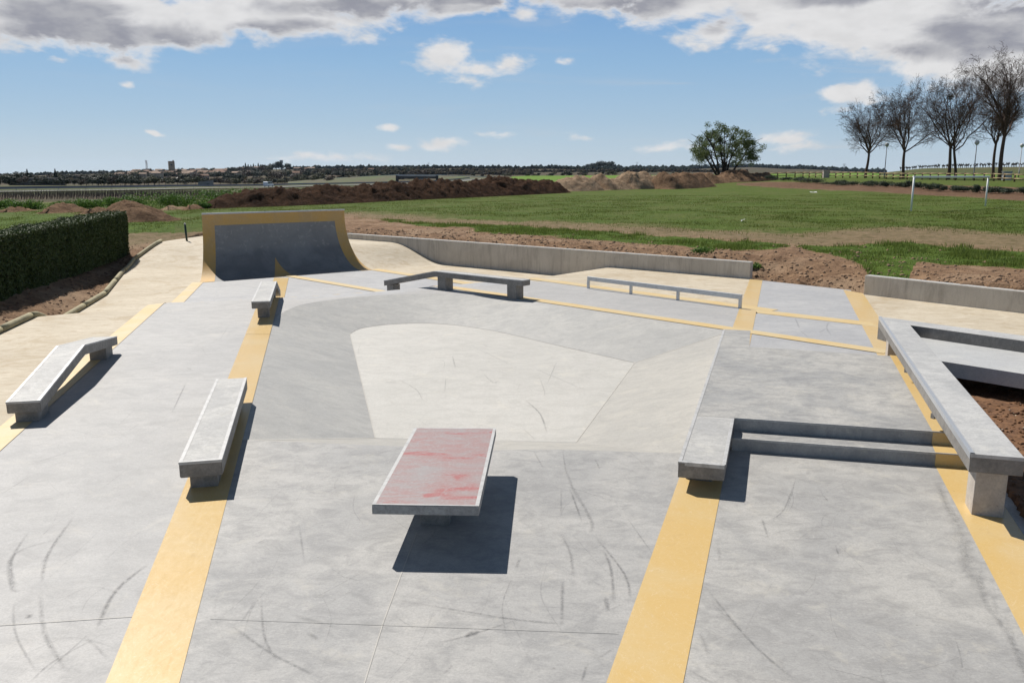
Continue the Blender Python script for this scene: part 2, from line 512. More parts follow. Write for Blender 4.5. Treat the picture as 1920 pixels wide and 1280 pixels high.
M_leaf_weed = leaf_mat('weed_leaf', (.065, .14, .022), (.13, .22, .045), .3)
M_leaf_shrub = leaf_mat('shrub_leaf', (.035, .055, .03), (.085, .105, .07), .2)
M_leaf_far = leaf_mat('evergreen_leaf', (.012, .022, .013), (.028, .042, .022), .08)
M_leaf_olive = leaf_mat('budding_tree_leaf', (.045, .052, .024), (.085, .088, .042), .15)
M_leaf_brown = leaf_mat('bare_twig_mass', (.065, .05, .038), (.10, .075, .058), .1)
M_grass = leaf_mat('grass_blade', (.085, .13, .022), (.175, .215, .05), .4)
M_grass_y = leaf_mat('short_grass_blade', (.08, .118, .02), (.145, .165, .04), .4)

def catmull(P, n):
    out = []
    for i in range(len(P) - 1):
        p0 = Vector(P[max(i - 1, 0)]); p1 = Vector(P[i]); p2 = Vector(P[i + 1]); p3 = Vector(P[min(i + 2, len(P) - 1)])
        for k in range(n):
            t = k / n
            out.append(.5 * ((2 * p1) + (p2 - p0) * t + (2 * p0 - 5 * p1 + 4 * p2 - p3) * t * t + (3 * p1 - p0 - 3 * p2 + p3) * t ** 3))
    out.append(Vector(P[-1])); return out

# ------------------------------------------------------------------ levels of the skatepark floor
CREST = [(-30, 14.5), (-13.5, 17.8), (-10.7, 18.45), (-9.6, 19.3), (-8.4, 20.6), (-5.8, 21.5), (-3.5, 22.6), (-1.9, 23.75), (.97, 25.6), (3.4, 28.4), (10, 36)]
def crest_dist(x, y):
    x = np.asarray(x, float); y = np.asarray(y, float)
    best = np.full(x.shape, 1e9); sg = np.zeros(x.shape)
    for (ax, ay), (bx, by) in zip(CREST[:-1], CREST[1:]):
        dx, dy = bx - ax, by - ay
        t = np.clip(((x - ax) * dx + (y - ay) * dy) / (dx * dx + dy * dy), 0, 1)
        d = np.hypot(x - ax - t * dx, y - ay - t * dy)
        cr = dx * (y - ay) - dy * (x - ax)
        m = d < best
        best = np.where(m, d, best); sg = np.where(m, np.sign(cr), sg)
    return best * sg
def hfun(x, y):
    x = np.asarray(x, float); y = np.asarray(y, float)
    s = crest_dist(x, y)
    low = sstep(s / 1.7)
    z = -.45 * low
    d1 = np.hypot(x + 6.6, y - 36.8)
    z = z + low * .73 * sstep(1 - (d1 - 2.2) / 3.2)
    d2 = np.hypot(x + 15.2, y - 39)
    z = z + low * .62 * sstep(1 - (d2 - 1.5) / 6.5)
    return z
def h1(x, y): return float(hfun(np.array([x]), np.array([y]))[0])

def region(name, pts, off, mat, cell=None, zconst=None, parent=None, thick=0.0):
    """a sheet of floor: plan polygon cut along a shared grid and laid over the levels"""
    bm = bmesh.new()
    vs = [bm.verts.new((p[0], p[1], 0)) for p in pts]
    for t3 in tessellate_polygon([[Vector((p[0], p[1], 0)) for p in pts]]):
        bm.faces.new([vs[i] for i in t3])
    if cell:
        xs = [p[0] for p in pts]; ys = [p[1] for p in pts]
        for k in range(int(min(xs) / cell) - 1, int(max(xs) / cell) + 2):
            bmesh.ops.bisect_plane(bm, geom=bm.verts[:] + bm.edges[:] + bm.faces[:], plane_co=(k * cell, 0, 0), plane_no=(1, 0, 0), dist=1e-5)
        for k in range(int(min(ys) / cell) - 1, int(max(ys) / cell) + 2):
            bmesh.ops.bisect_plane(bm, geom=bm.verts[:] + bm.edges[:] + bm.faces[:], plane_co=(0, k * cell, 0), plane_no=(0, 1, 0), dist=1e-5)
    co = np.array([v.co for v in bm.verts])
    z = hfun(co[:, 0], co[:, 1]) if zconst is None else np.full(len(co), zconst)
    for v, zz in zip(bm.verts, z): v.co.z = zz + off
    for f in bm.faces:
        f.normal_update()
        if f.normal.z < 0: f.normal_flip()
        f.smooth = True
    me = bpy.data.meshes.new(name); bm.to_mesh(me); bm.free()
    o = link(name, me, mat, parent)
    if not parent: tag(o, kind='structure')
    return o

# strip lines on plan: x at y
def sA_l(y): return -6.53 - .234 * (y - 10.32)
def sA_r(y): return -5.92 - .2335 * (y - 9.19)
def sL_l(y): return -2.59 - .2335 * (y - 4.83)
def sL_r(y): return -2.12 - .232 * (y - 4.83)
def sR_l(y): return .60 + .3215 * (y - 4.83)
def sR_r(y): return 1.09 + .3165 * (y - 4.83)
def sQ_l(y): return 3.62 + .313 * (y - 5.47)      # far right strip, left edge
def sQ_r(y): return sQ_l(y) + .47
Y0 = 1.0
PARK_HOLE = []

# mid strip: runs from the quarter pipe past the bowl to the platform
MS0, MS1 = Vector((-8.15, 29.95)), Vector((6.75, 14.80))
msd = (MS1 - MS0).normalized(); msn = Vector((-msd.y, msd.x))    # to the far side
if msn.y < 0: msn = -msn
def ms_x(y, o=0.0):
    p = MS0 + msn * o
    return p.x + msd.x * (y - p.y) / msd.y
# back strip beside the rail
BS0, BS1 = Vector((-5.35, 31.55)), Vector((5.95, 19.25))
bsd = (BS1 - BS0).normalized(); bsn = Vector((-bsd.y, bsd.x))
if bsn.y < 0: bsn = -bsn

LOGP = [(-8.2, 6.5), (-8.95, 9.8), (-9.65, 13.2), (-10.35, 16.75), (-10.67, 18.41), (-11.1, 20.3), (-12.2, 25.0), (-14.3, 30.9), (-14.95, 33.3), (-15.3, 36.9)]
WALLA = [(7.17, 25.32), (-7.3, 37.15)]
# beige ground
beige_poly = [(sA_l(Y0) - .5, Y0), (-7.2, 3.5)] + LOGP + [(-14.7, 40.2), (-11, 41.5), (-7.35, 37.35), (7.2, 25.45), (7.5, 25.02),
              (sR_r(19), 19), (sR_r(18.2), 18.2), (2.5, 21.0), (0.9, 24.6), (-1.7, 23.1), (-3.3, 22.3), (-5.6, 21.2), (-8.3, 20.4), (sA_r(19.5), 19.5), (sA_r(Y0), Y0)]
region('beige_path', beige_poly, -.006, M_beige, .25)
region('beige_terrace', [(sQ_r(14.2), 14.2), (12.5, 5.5), (16, 9), (13.3, 17.6), (9.35, 22.25), (sQ_l(22.6), 22.75), (sQ_l(20), 20)], -.004, M_beige, None, 0.0)

# grey / pale slabs
CR = lambda o: None
region('left_deck_slab', [(sA_r(Y0) - .2, Y0), (sL_l(Y0) + .2, Y0), (sL_l(21.25) + .2, 21.25), (-8.55, 20.5)], 0, M_deck, .25)
region('centre_slab', [(sL_r(Y0) - .2, Y0), (sR_l(Y0) + .2, Y0), (sR_l(9.3) + .2, 9.3), (2.02, 9.29), (1.4, 9.35), (.53, 9.43), (-.37, 9.41), (-1.58, 9.58), (-3.255, 9.79), (sL_r(9.79) - .2, 9.79)], 0, M_mid, None, 0.0)
region('right_slab', [(sR_r(Y0) - .2, Y0), (sQ_l(Y0) + .2, Y0), (sQ_l(8.85) + .2, 8.85), (sR_r(9.6) - .2, 9.6)], 0, M_grey2, None, 0.0)
RIM = [(-3.26, 9.77), (-5.16, 18.05), (-5.28, 18.9), (-5.16, 20.2), (-4.61, 21.05), (-3.64, 21.8), (-2.28, 22.15), (-.95, 21.95), (0, 21.35), (.60, 20.65), (4.40, 16.78)]
back_rim_s = catmull([(-5.16, 18.05), (-5.28, 18.9), (-5.16, 20.2), (-4.61, 21.05), (-3.64, 21.8), (-2.28, 22.15), (-.95, 21.95), (0, 21.35), (.60, 20.65), (2.5, 18.74), (4.40, 16.78)], 5)
region('bowl_surround_slab', [(sL_r(18.0) - .2, 18.0)] + [(p.x, p.y) for p in back_rim_s] + [ (sR_l(17.2) + .2, 17.2), (sR_l(18.8) + .2, 18.8),
         (BS1.x - 0, BS1.y), (.9, 24.75), (-1.9, 23.2), (-3.5, 22.0), (-5.75, 21.0), (sL_r(20.9) - .25, 21.05)], 0, M_deck, .25)
basin_poly = [(-8.5, 20.2), (-5.75, 20.75), (-3.5, 21.92), (-2.2, 22.6), (-1.8, 22.9), (.9, 24.5), (-5.2, 31.6), (-10.3, 28.0), (sA_r(27) - .2, 27)]
region('basin_slab', basin_poly, -.003, M_basin, .25)
region('far_right_slab', [(sR_r(13.6) - .2, 13.6), (sQ_l(12.9) + .2, 12.9), (sQ_l(22.85) + .2, 22.85), (sR_r(25.1) - .2, 25.1)], 0, M_basin, None, 0.0)
# yellow strips
def strip(name, pts, off, mat=M_yellow, cell=None, z=None): return region(name, pts, off, mat, cell, z)
strip('yellow_strip', [(sA_l(Y0), Y0), (sA_r(Y0), Y0), (sA_r(19.0), 19.0), (sA_r(20.8), 20.8), (sA_r(28.0), 28.0), (sA_l(27.9), 27.9), (sA_l(26.8), 26.8), (sA_l(20), 20)], .007, M_yellow_far, .25)
strip('yellow_strip', [(sL_l(Y0), Y0), (sL_r(Y0), Y0), (sL_r(16.5), 16.5)] + [(sL_l(16.5), 16.5)], .004, M_yellow, None, 0.0)
strip('yellow_strip', [(sL_l(16.5), 16.5), (sL_r(16.5), 16.5), (sL_r(21), 21), (sL_r(29.1), 29.1), (sL_l(29.1), 29.1), (sL_l(21), 21)], .007, M_yellow, .25)
strip('yellow_strip', [(sR_l(Y0), Y0), (sR_r(Y0), Y0), (sR_r(25.0), 25.0), (sR_l(25.2), 25.2)], .004, M_yellow, None, 0.0)
strip('yellow_strip', [(sQ_l(Y0), Y0), (sQ_r(Y0), Y0), (sQ_r(8.9), 8.9), (sQ_l(8.9), 8.9)], .004, M_yellow, None, 0.0)
strip('yellow_strip', [(sQ_l(13.0), 13.0), (sQ_r(13.0), 13.0), (sQ_r(22.2), 22.2), (sQ_l(22.9), 22.9)], .005, M_yellow, None, 0.0)
a, b_ = MS0 + msn * .18, MS1 + msn * .18; c_, d_ = MS1 - msn * .18, MS0 - msn * .18
strip('yellow_cross_strip', [(c_.x, c_.y), (b_.x, b_.y), (a.x, a.y), (d_.x, d_.y)], .011, M_yellow_far, .25)
a, b_ = BS0 + bsn * .42, BS1 + bsn * .42; c_, d_ = BS1, BS0
strip('yellow_cross_strip', [(c_.x, c_.y), (b_.x, b_.y), (a.x, a.y), (d_.x, d_.y)], .007, M_yellow_far, .25)
strip('yellow_cross_strip', [(5.62, 19.05), (7.62, 17.35), (7.75, 17.85), (5.72, 19.62)], .006, M_yellow_far, None, 0.0)

# ------------------------------------------------------------------ the sunken bowl
D = -.42
def dens(a, b, n): return [tuple(Vector(a).lerp(Vector(b), i / n)) for i in range(n)]
back_rim = catmull([(-5.21, 18.06), (-5.28, 18.9), (-5.16, 20.2), (-4.61, 21.05), (-3.64, 21.8), (-2.28, 22.15), (-.95, 21.95), (0, 21.35), (.60, 20.65), (2.5, 18.74), (4.40, 16.78)], 5)
back_flr = catmull([(-3.66, 18.7), (-3.64, 19.0), (-3.52, 19.45), (-3.1, 19.85), (-2.46, 20.1), (-1.95, 20.1), (-1.35, 19.85), (-.75, 19.4), (-.12, 18.79), (1.1, 17.3), (2.36, 15.81)], 5)
def bank(name, top, bot, mat, zt=0.0, zb=D, seg=5, curve=0.0):
    n = len(top); V = []; Fc = []
    for i in range(n):
        for k in range(seg + 1):
            t = k / seg
            p = Vector(top[i]).lerp(Vector(bot[i]), t)
            z = zt + (zb - zt) * (t + curve * math.sin(math.pi * t))
            V.append((p.x, p.y, z))
    for i in range(n - 1):
        for k in range(seg):
            a = i * (seg + 1) + k
            Fc.append((a, a + 1, a + seg + 2, a + seg + 1))
    o = mesh(name, V, Fc, mat, None, True)
    bm = bmesh.new(); bm.from_mesh(o.data)
    for f in bm.faces:
        f.normal_update()
        if f.normal.z < 0: f.normal_flip()
    bm.to_mesh(o.data); bm.free()
    return tag(o, kind='structure')
bank('bowl_back_bank', back_rim, back_flr, M_bowl, .001)
bank('bowl_left_bank', [(-3.28, 9.75), (-5.21, 18.06)], [(-1.89, 11.15), (-3.66, 18.7)], M_bowl)
bank('bowl_right_bank', [(2.07, 9.22), (4.40, 16.78)], [(.87, 10.96), (2.36, 15.81)], M_bankr)
bank('bowl_front_bank', [(-3.28, 9.75), (-1.58, 9.53), (-.37, 9.36), (.53, 9.38), (1.4, 9.30), (2.07, 9.22)], [(-1.89, 11.15), (-1.4, 11.12), (-.6, 11.08), (-.1, 11.04), (.4, 11.0), (.87, 10.96)], M_bankr)
fl = [(-1.89, 11.15)] + [tuple(p) for p in back_flr] + [(.87, 10.96)]
region('bowl_floor', fl, D - .004, M_floor, None, 0.0)
# pale construction joints along the bowl edges
M_joint = plain('pale_joint_mortar', (.50, .48, .44), .8, .12)
def joint(pts, w=.03, off=.006):
    V = []; Fc = []
    for i, p in enumerate(pts):
        q = Vector(pts[min(i + 1, len(pts) - 1)]) - Vector(pts[max(i - 1, 0)])
        s = Vector((q.y, -q.x, 0)).normalized() * w / 2
        V += [Vector(p) + s + Vector((0, 0, off)), Vector(p) - s + Vector((0, 0, off))]
    for i in range(len(pts) - 1): Fc.append((2 * i, 2 * i + 1, 2 * i + 3, 2 * i + 2))
    return V, Fc
M_jdark = plain('dark_joint_groove', (.36, .355, .34), .9, .12)
A1 = Acc()
A1.add(*joint([(-1.89, 11.15, D), (-3.66, 18.7, D)], .012))
A1.add(*joint([(.87, 10.96, D), (2.36, 15.81, D)], .016))
A1.add(*joint([(-3.25, 9.77, 0), (-1.89, 11.15, D)], .022))
A1.add(*joint([(2.36, 15.81, D), (4.4, 16.78, 0)], .012))
A1.add(*joint([(-5.0, 5.35, 0), (sL_l(5.65), 5.65, 0)], .007))
A1.add(*joint([(-.95, 4.2, 0), (-.93, 5.6, 0), (-.86, 7.1, 0)], .008, .003))
tag(A1.build('slab_joint', M_joint), kind='structure')
A1 = Acc()
A1.add(*joint([(-1.89, 11.14, D), (.87, 10.95, D)], .02))
A1.add(*joint([(-2.2, 5.62, 0), (.75, 5.42, 0)], .005))
tag(A1.build('slab_groove', M_jdark), kind='structure')

# ------------------------------------------------------------------ skid marks and scuffs
def scuff_mat():
    m, t, b = material('rubber_scuff')
    at_ = t.attr('fade')
    v = t.coord('Object')
    n = t.noise(v, 22, 5, .7)
    b.inputs['Base Color'].default_value = (.075, .075, .08, 1)
    b.inputs['Roughness'].default_value = .7
    tr = t.new('ShaderNodeBsdfTransparent')
    mx = t.new('ShaderNodeMixShader')
    fac = t.math('MULTIPLY', at_.outputs['Fac'], t.step(n, .28, .62))
    t.l.new(fac, mx.inputs[0]); t.l.new(tr.outputs[0], mx.inputs[1]); t.l.new(b.outputs[0], mx.inputs[2])
    t.l.new(mx.outputs[0], m.node_tree.nodes['Material Output'].inputs[0])
    return m
M_scuff = scuff_mat()
def scuffs(name, lines, zoff, zf=lambda x, y: 0.0):
    V = []; Fc = []; fade = []
    for (pts, w, k) in lines:
        P = catmull([(p[0], p[1]) for p in pts], 8) if len(pts) > 2 else [Vector(pts[0]).lerp(Vector(pts[1]), i / 8) for i in range(9)]
        o = len(V); n = len(P)
        for i, p in enumerate(P):
            q = P[min(i + 1, n - 1)] - P[max(i - 1, 0)]
            s = Vector((q.y, -q.x)).normalized() * w * .42
            u = i / (n - 1); e = min(1, u * 3.5, (1 - u) * 3.5) * k * .62
            for sg in (-1, 0, 1):
                r_ = p + s * sg
                V.append((r_.x, r_.y, zf(r_.x, r_.y) + zoff)); fade.append(e if sg == 0 else e * .15)
        for i in range(n - 1):
            for j in range(2):
                a = o + i * 3 + j
                Fc.append((a, a + 1, a + 4, a + 3))
    return npmesh(name, V, Fc, M_scuff, None, False, {'fade': fade})
def PX(*pts, z=0.0): return [W(a, b, z)[:2] for a, b in pts]
left_lines = [(PX((110, 1010), (25, 1040), (22, 1100), (40, 1108)), .05, .5), (PX((55, 995), (22, 1050), (30, 1105)), .04, .5), (PX((140, 965), (90, 1040), (78, 1095)), .045, .55), (PX((280, 1055), (215, 1110), (180, 1184)), .05, .7),
              (PX((190, 1190), (100, 1240), (55, 1280)), .02, .6), (PX((170, 1185), (80, 1265)), .02, .5), (PX((75, 1110), (85, 1190), (130, 1262)), .05, .45), (PX((25, 1130), (30, 1190), (70, 1262)), .03, .4),
              (PX((155, 1190), (205, 1235)), .04, .35), (PX((60, 890), (0, 928)), .02, .4), (PX((112, 1000), (70, 1070)), .02, .3), (PX((240, 1120), (170, 1100), (90, 1140)), .02, .22),
              (PX((350, 715), (322, 775)), .03, .6), (PX((390, 690), (330, 700)), .02, .3), (PX((150, 840), (60, 870)), .06, .2), (PX((350, 690), (360, 693)), .05, .6), (PX((430, 610), (410, 640)), .03, .3),
              (PX((50, 1160), (58, 1150)), .06, .7), (PX((40, 1230), (130, 1195), (220, 1215)), .015, .3), (PX((250, 870), (180, 925)), .015, .3)]
tag(scuffs('skid_marks', left_lines, .004), kind='stuff')
cen_lines = [(PX((1068, 905), (1108, 975), (1106, 1000)), .055, .42), (PX((1068, 915), (1092, 980)), .03, .6), (PX((1052, 915), (1052, 970)), .03, .4), (PX((1060, 880), (1080, 930)), .05, .35), (PX((1115, 1005), (1170, 1075), (1182, 1125)), .035, .6),
             (PX((1130, 1030), (1145, 1065), (1152, 1135)), .04, .6), (PX((1052, 1000), (1070, 1040), (1075, 1085)), .04, .42), (PX((1055, 1080), (1053, 1180)), .04, .5), (PX((1175, 970), (1225, 1040)), .018, .5), (PX((1040, 905), (1200, 955)), .02, .35),
             (PX((735, 1123), (960, 1160), (1070, 1170)), .03, .5), (PX((975, 1160), (880, 1190), (820, 1205)), .025, .6), (PX((870, 1195), (890, 1182)), .06, .7), (PX((885, 1192), (898, 1180)), .05, .6), (PX((1000, 845), (1020, 880)), .03, .4),
             (PX((1055, 845), (1062, 890)), .03, .35), (PX((1135, 1118), (1140, 1145)), .05, .6), (PX((1125, 1150), (1175, 1130)), .02, .4), (PX((1100, 1245), (1090, 1280)), .03, .5), (PX((430, 1170), (510, 1225), (600, 1270)), .04, .55),
             (PX((490, 1115), (495, 1190), (520, 1240)), .03, .45), (PX((450, 1170), (480, 1125)), .03, .4), (PX((560, 980), (572, 1060)), .03, .35), (PX((540, 1150), (640, 1178)), .06, .3), (PX((500, 1010), (480, 1020)), .03, .35),
             (PX((640, 1080), (680, 1090)), .02, .4), (PX((975, 1045), (968, 1065)), .04, .5), (PX((1150, 1215), (1120, 1235)), .03, .3), (PX((830, 1265), (850, 1245)), .03, .4), (PX((600, 900), (660, 870)), .02, .2), (PX((1115, 860), (1125, 880)), .03, .5),
             (PX((575, 1185), (600, 1200)), .05, .5), (PX((545, 900), (470, 980)), .015, .25), (PX((940, 1110), (1000, 1260)), .012, .2)]
tag(scuffs('skid_marks', cen_lines, .004), kind='stuff')
r_lines = [(PX((1490, 902), (1470, 955), (1440, 978)), .025, .45), (PX((1428, 970), (1440, 1008)), .035, .5), (PX((1322, 1100), (1405, 1200), (1490, 1275)), .035, .5), (PX((1340, 1135), (1390, 1185)), .07, .3), (PX((1565, 1020), (1574, 1045)), .025, .5),
           (PX((1365, 1145), (1460, 1165), (1490, 1163)), .018, .35), (PX((1290, 1255), (1335, 1280)), .035, .5), (PX((1500, 1010), (1560, 1010)), .04, .22), (PX((1545, 930), (1553, 942)), .02, .4), (PX((1310, 1180), (1330, 1230)), .05, .3), (PX((1345, 1015), (1352, 1060)), .05, .2)]
tag(scuffs('skid_marks', r_lines, .004), kind='stuff')
z = D
f_lines = [(PX((745, 710), (780, 730), (793, 752), z=z), .03, .5), (PX((836, 706), (834, 735), z=z), .025, .4), (PX((885, 648), (970, 690), z=z), .025, .45), (PX((1000, 690), (1095, 730), z=z), .03, .5), (PX((1045, 675), (1025, 722), z=z), .025, .45),
           (PX((905, 700), (925, 717), (936, 712), z=z), .03, .5), (PX((985, 750), (1012, 775), (1026, 812), z=z), .04, .6), (PX((1010, 705), (1020, 730), (1021, 743), z=z), .03, .35), (PX((750, 657), (768, 663), z=z), .025, .5), (PX((915, 655), (980, 663), z=z), .02, .35),
           (PX((905, 645), (915, 650), z=z), .04, .5), (PX((848, 666), (854, 690), z=z), .04, .5), (PX((980, 803), (1005, 825), z=z), .025, .4), (PX((895, 693), (925, 695), z=z), .16, .22), (PX((720, 716), (745, 718), z=z), .12, .22), (PX((775, 780), (805, 800), z=z), .02, .3), (PX((800, 655), (808, 656), z=z), .05, .5)]
tag(scuffs('skid_marks', f_lines, .003, lambda x, y: D), kind='stuff')
def fine_lines(n, xf, y0, y1, seed):
    rnd = random.Random(seed); L = []
    for _ in range(n):
        y = rnd.uniform(y0, y1); x = rnd.uniform(*xf(y)); a = rnd.gauss(1.5, .7); l = rnd.uniform(.15, 1.3); b = rnd.gauss(0, .25)
        p = Vector((x, y)); q = p + Vector((math.cos(a), math.sin(a))) * l / 2; r_ = q + Vector((math.cos(a + b), math.sin(a + b))) * l / 2
        if all(xf(w.y)[0] < w.x < xf(w.y)[1] for w in (p, q, r_)): L.append(([p, q, r_], rnd.uniform(.006, .02), rnd.uniform(.10, .36)))
    return L
tag(scuffs('fine_scratches', fine_lines(90, lambda y: (sA_r(y) + .1, sL_l(y) - .1), 4.6, 19, 1), .0025), kind='stuff')
tag(scuffs('fine_scratches', fine_lines(80, lambda y: (sL_r(y) + .1, sR_l(y) - .1), 4.6, 8.9, 2), .0025), kind='stuff')
tag(scuffs('fine_scratches', fine_lines(45, lambda y: (sR_r(y) + .1, sQ_l(y) - .1), 4.6, 8.3, 3), .0025), kind='stuff')
tag(scuffs('fine_scratches', fine_lines(50, lambda y: (max(-3.3, -1.9 - .235 * (y - 11.2)), .9 + .31 * (y - 11)), 11.3, 17, 4), .0025, lambda x, y: D), kind='stuff')
st_lines = [([(sQ_l(y_) - .05 - .1 * random.random(), y_), (sQ_l(y_ + .5) - .08 - .1 * random.random(), y_ + .5), (sQ_l(y_ + 1.1) - .06, y_ + 1.1)], random.uniform(.05, .22), random.uniform(.2, .45)) for y_ in (4.2, 4.6, 5.0, 5.4, 5.9, 6.6, 7.3)]
tag(scuffs('dirt_stains', st_lines, .0055), kind='stuff')
far_lines = [(PX((1490, 595), (1500, 617)), .04, .5), (PX((1555, 603), (1550, 615), (1560, 630)), .05, .4), (PX((1535, 625), (1550, 615)), .04, .4), (PX((1500, 620), (1515, 632)), .04, .4)]
tag(scuffs('skid_marks', far_lines, .004), kind='stuff')

# ------------------------------------------------------------------ ledges
def sweep_ledge(name, pts, width, thick, mat_top, mat_side, parent, bev=.008):
    """a slab of constant width swept along top-centre points, vertical sides"""
    bm = bmesh.new(); rows = []
    P = [Vector(p) for p in pts]
    for i, p in enumerate(P):
        q = P[min(i + 1, len(P) - 1)] - P[max(i - 1, 0)]
        s = Vector((q.y, -q.x, 0)).normalized() * width / 2
        rows.append([bm.verts.new(p - s), bm.verts.new(p + s), bm.verts.new(p + s - Vector((0, 0, thick))), bm.verts.new(p - s - Vector((0, 0, thick)))])
    for a, b in zip(rows[:-1], rows[1:]):
        for k in range(4): bm.faces.new((a[k], a[(k + 1) % 4], b[(k + 1) % 4], b[k]))
    bm.faces.new(rows[0][::-1]); bm.faces.new(rows[-1])
    bmesh.ops.recalc_face_normals(bm, faces=bm.faces)
    bmesh.ops.bevel(bm, geom=[e for e in bm.edges if e.calc_face_angle(0) > .6], offset=bev, segments=2, affect='EDGES')
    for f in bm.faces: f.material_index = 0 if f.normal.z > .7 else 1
    return from_bm(name, bm, [mat_top, mat_side], parent)
def edge_trim(pts, width, parent, side, w=.035, off=.0025, drop=.02):
    """pale angle along one top edge: wax, paint and light caught by the chamfer"""
    P = [Vector(p) for p in pts]; V = []; Fc = []
    for i, p in enumerate(P):
        q = P[min(i + 1, len(P) - 1)] - P[max(i - 1, 0)]
        s = Vector((q.y, -q.x, 0)).normalized() * side
        e = p + s * (width / 2 + off)
        V += [p + s * (width / 2 - w) + Vector((0, 0, off)), e + Vector((0, 0, off)), e - Vector((0, 0, drop))]
    for i in range(len(P) - 1):
        for k in range(2): Fc.append((i * 3 + k, i * 3 + k + 1, i * 3 + k + 4, i * 3 + k + 3))
    return mesh('edge_trim', V, Fc, M_trim, parent)
def end_trim(p, d, width, parent, h=.025):  # pale strip at the end edge, the chamfer's catch-light put in as trim
    d = Vector((d[0], d[1], 0)).normalized(); s = Vector((d.y, -d.x, 0)); p = Vector(p)
    o = Vector((0, 0, .0028))
    V = [p - s * width / 2 - d * .0035 - Vector((0, 0, h)), p + s * width / 2 - d * .0035 - Vector((0, 0, h)), p + s * width / 2 - d * .0035 + o, p - s * width / 2 - d * .0035 + o,
         p + s * width / 2 + d * .04 + o, p - s * width / 2 + d * .04 + o]
    return mesh('end_trim', V, [(0, 1, 2, 3), (3, 2, 4, 5)], M_trim, parent)
def leg(parent, c, d, w, l, z0, z1, mat=None):
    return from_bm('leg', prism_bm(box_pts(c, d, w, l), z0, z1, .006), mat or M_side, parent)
def make_ledge(name, label, pts, width, thick, legs, cat='ledge', trims=True, group=None):
    root = empty(name, (pts[0][0], pts[0][1], h1(pts[0][0], pts[0][1])))
    off = Vector(root.location)
    L = [Vector(p) - off for p in pts]
    sweep_ledge('slab', L, width, thick, M_ledge, M_side, root)
    if trims:
        edge_trim(L, width, root, -1); edge_trim(L, width, root, 1)
        d = L[1] - L[0]; end_trim(L[0], d, width, root)
    for (t, lw, ll) in legs:                         # t: distance along the plan line
        acc = 0
        for a, b in zip(L[:-1], L[1:]):
            n = math.hypot(b.x - a.x, b.y - a.y)
            if acc + n >= t - 1e-6 or b is L[-1]:
                k = (t - acc) / n; p = a.lerp(b, k); d = b - a; break
            acc += n
        gz = h1(p.x + off.x, p.y + off.y) - off.z
        leg(root, p, d, lw, ll, gz - .06, p.z - thick + .012 - .02 * 0)
    return tag(root, label, cat, group or 'concrete grind ledges on the skatepark floor')
make_ledge('grind_ledge', 'low concrete ledge peaked in the middle, leftmost, beside the beige path', [(-6.28, 10.45, .30), (-6.81, 12.73, .56), (-7.26, 14.75, .30)], .40, .155, [(.30, .27, .45), (4.05, .27, .45)])
make_ledge('grind_ledge', 'straight pale concrete bench ledge standing on the near left yellow strip', [(-3.14, 8.08, .335), (-3.95, 11.53, .335)], .41, .165, [(.36, .27, .42), (3.1, .27, .42)])
make_ledge('grind_ledge', 'short concrete ledge in front of the quarter pipe with its far end sloping down', [(-5.38, 17.85, .46), (-6.14, 21.15, .46), (-6.46, 22.6, .02)], .385, .155, [(.75, .24, .30), (3.95, .22, .26)])
make_ledge('grind_ledge', 'long concrete ledge behind the bowl with its left end bending down', [(.36, 21.16, .5), (-2.03, 23.15, .5), (-3.62, 24.47, .07)], .33, .15, [(.36, .30, .30), (2.85, .30, .30), (4.95, .28, .26)])

# table with red paint
def table_top_mat():
    m, t, b = material('worn_red_table_top')
    v = t.coord('Object')
    a = t.noise(v, 2.2, 7, .68, .8)
    vs = t.coord('Object', scale=(1, 2.5, 1))
    s = t.noise(vs, 2.6, 7, .7, .7)
    c = t.mix(t.step(a, .35, .65), (.295, .262, .257), (.305, .215, .207))
    c = t.mix(t.step(s, .40, .62, 0, .72), c, (.32, .175, .165))
    s2 = t.noise(vs, 1.9, 4, .55, .4)
    c = t.mix(t.step(s2, .58, .70, 0, .85), c, (.34, .085, .08))
    g = t.noise(v, 4.4, 7, .7, 1.4)
    c = t.mix(t.step(g, .50, .70, 0, .7), c, (.30, .295, .295))
    f = t.noise(v, 40, 4, .7)
    c = t.mix(t.step(f, .4, .8, 0, .3), c, (.47, .45, .44))
    t.l.new(c, b.inputs['Base Color']); b.inputs['Roughness'].default_value = .55
    t.l.new(t.bump(f, .15, .01), b.inputs['Normal'])
    return m
M_table = table_top_mat()
tb = empty('grind_table', (-.66, 7.6, 0))
tp = [Vector(W(697, 946, .45)[:2]), Vector(W(898, 949, .45)[:2]), Vector(W(930, 803, .45)[:2]), Vector(W(777, 802, .45)[:2])]
tc_ = Vector((-.66, 7.6))
tl = [p - tc_ for p in tp]
def table_bm():
    bm = prism_bm([(p.x, p.y) for p in tl], .45 - .085, .45, .006)
    for f in bm.faces: f.normal_update()
    return bm
M_tside = concrete('concrete_table_side', (.38, .375, .36), (.28, .275, .265), scale=4, swirl=.2, dark=(.13, .13, .13))
tt = from_bm('table_top', table_bm(), M_tside, tb)
cen = sum((Vector((p.x, p.y)) for p in tl), Vector((0, 0))) / 4
inn = [cen + (p - cen) * .945 for p in tl]
ins = []
for i, p in enumerate(tl):
    q = p.copy(); q.x += (-1 if p.x > cen.x else 1) * .032; q.y += (-1 if p.y > cen.y else 1) * .02; ins.append(q)
mesh('painted_panel', [(p.x, p.y, .4535) for p in ins], [(0, 1, 2, 3)], M_table, tb)
for i in range(4):
    j = (i + 1) % 4
    o_ = [tl[i], tl[j]]
    mesh('edge_trim', [(tl[i].x, tl[i].y, .4538), (tl[j].x, tl[j].y, .4538), (ins[j].x, ins[j].y, .4538), (ins[i].x, ins[i].y, .4538)], [(0, 1, 2, 3)], M_trim, tb)
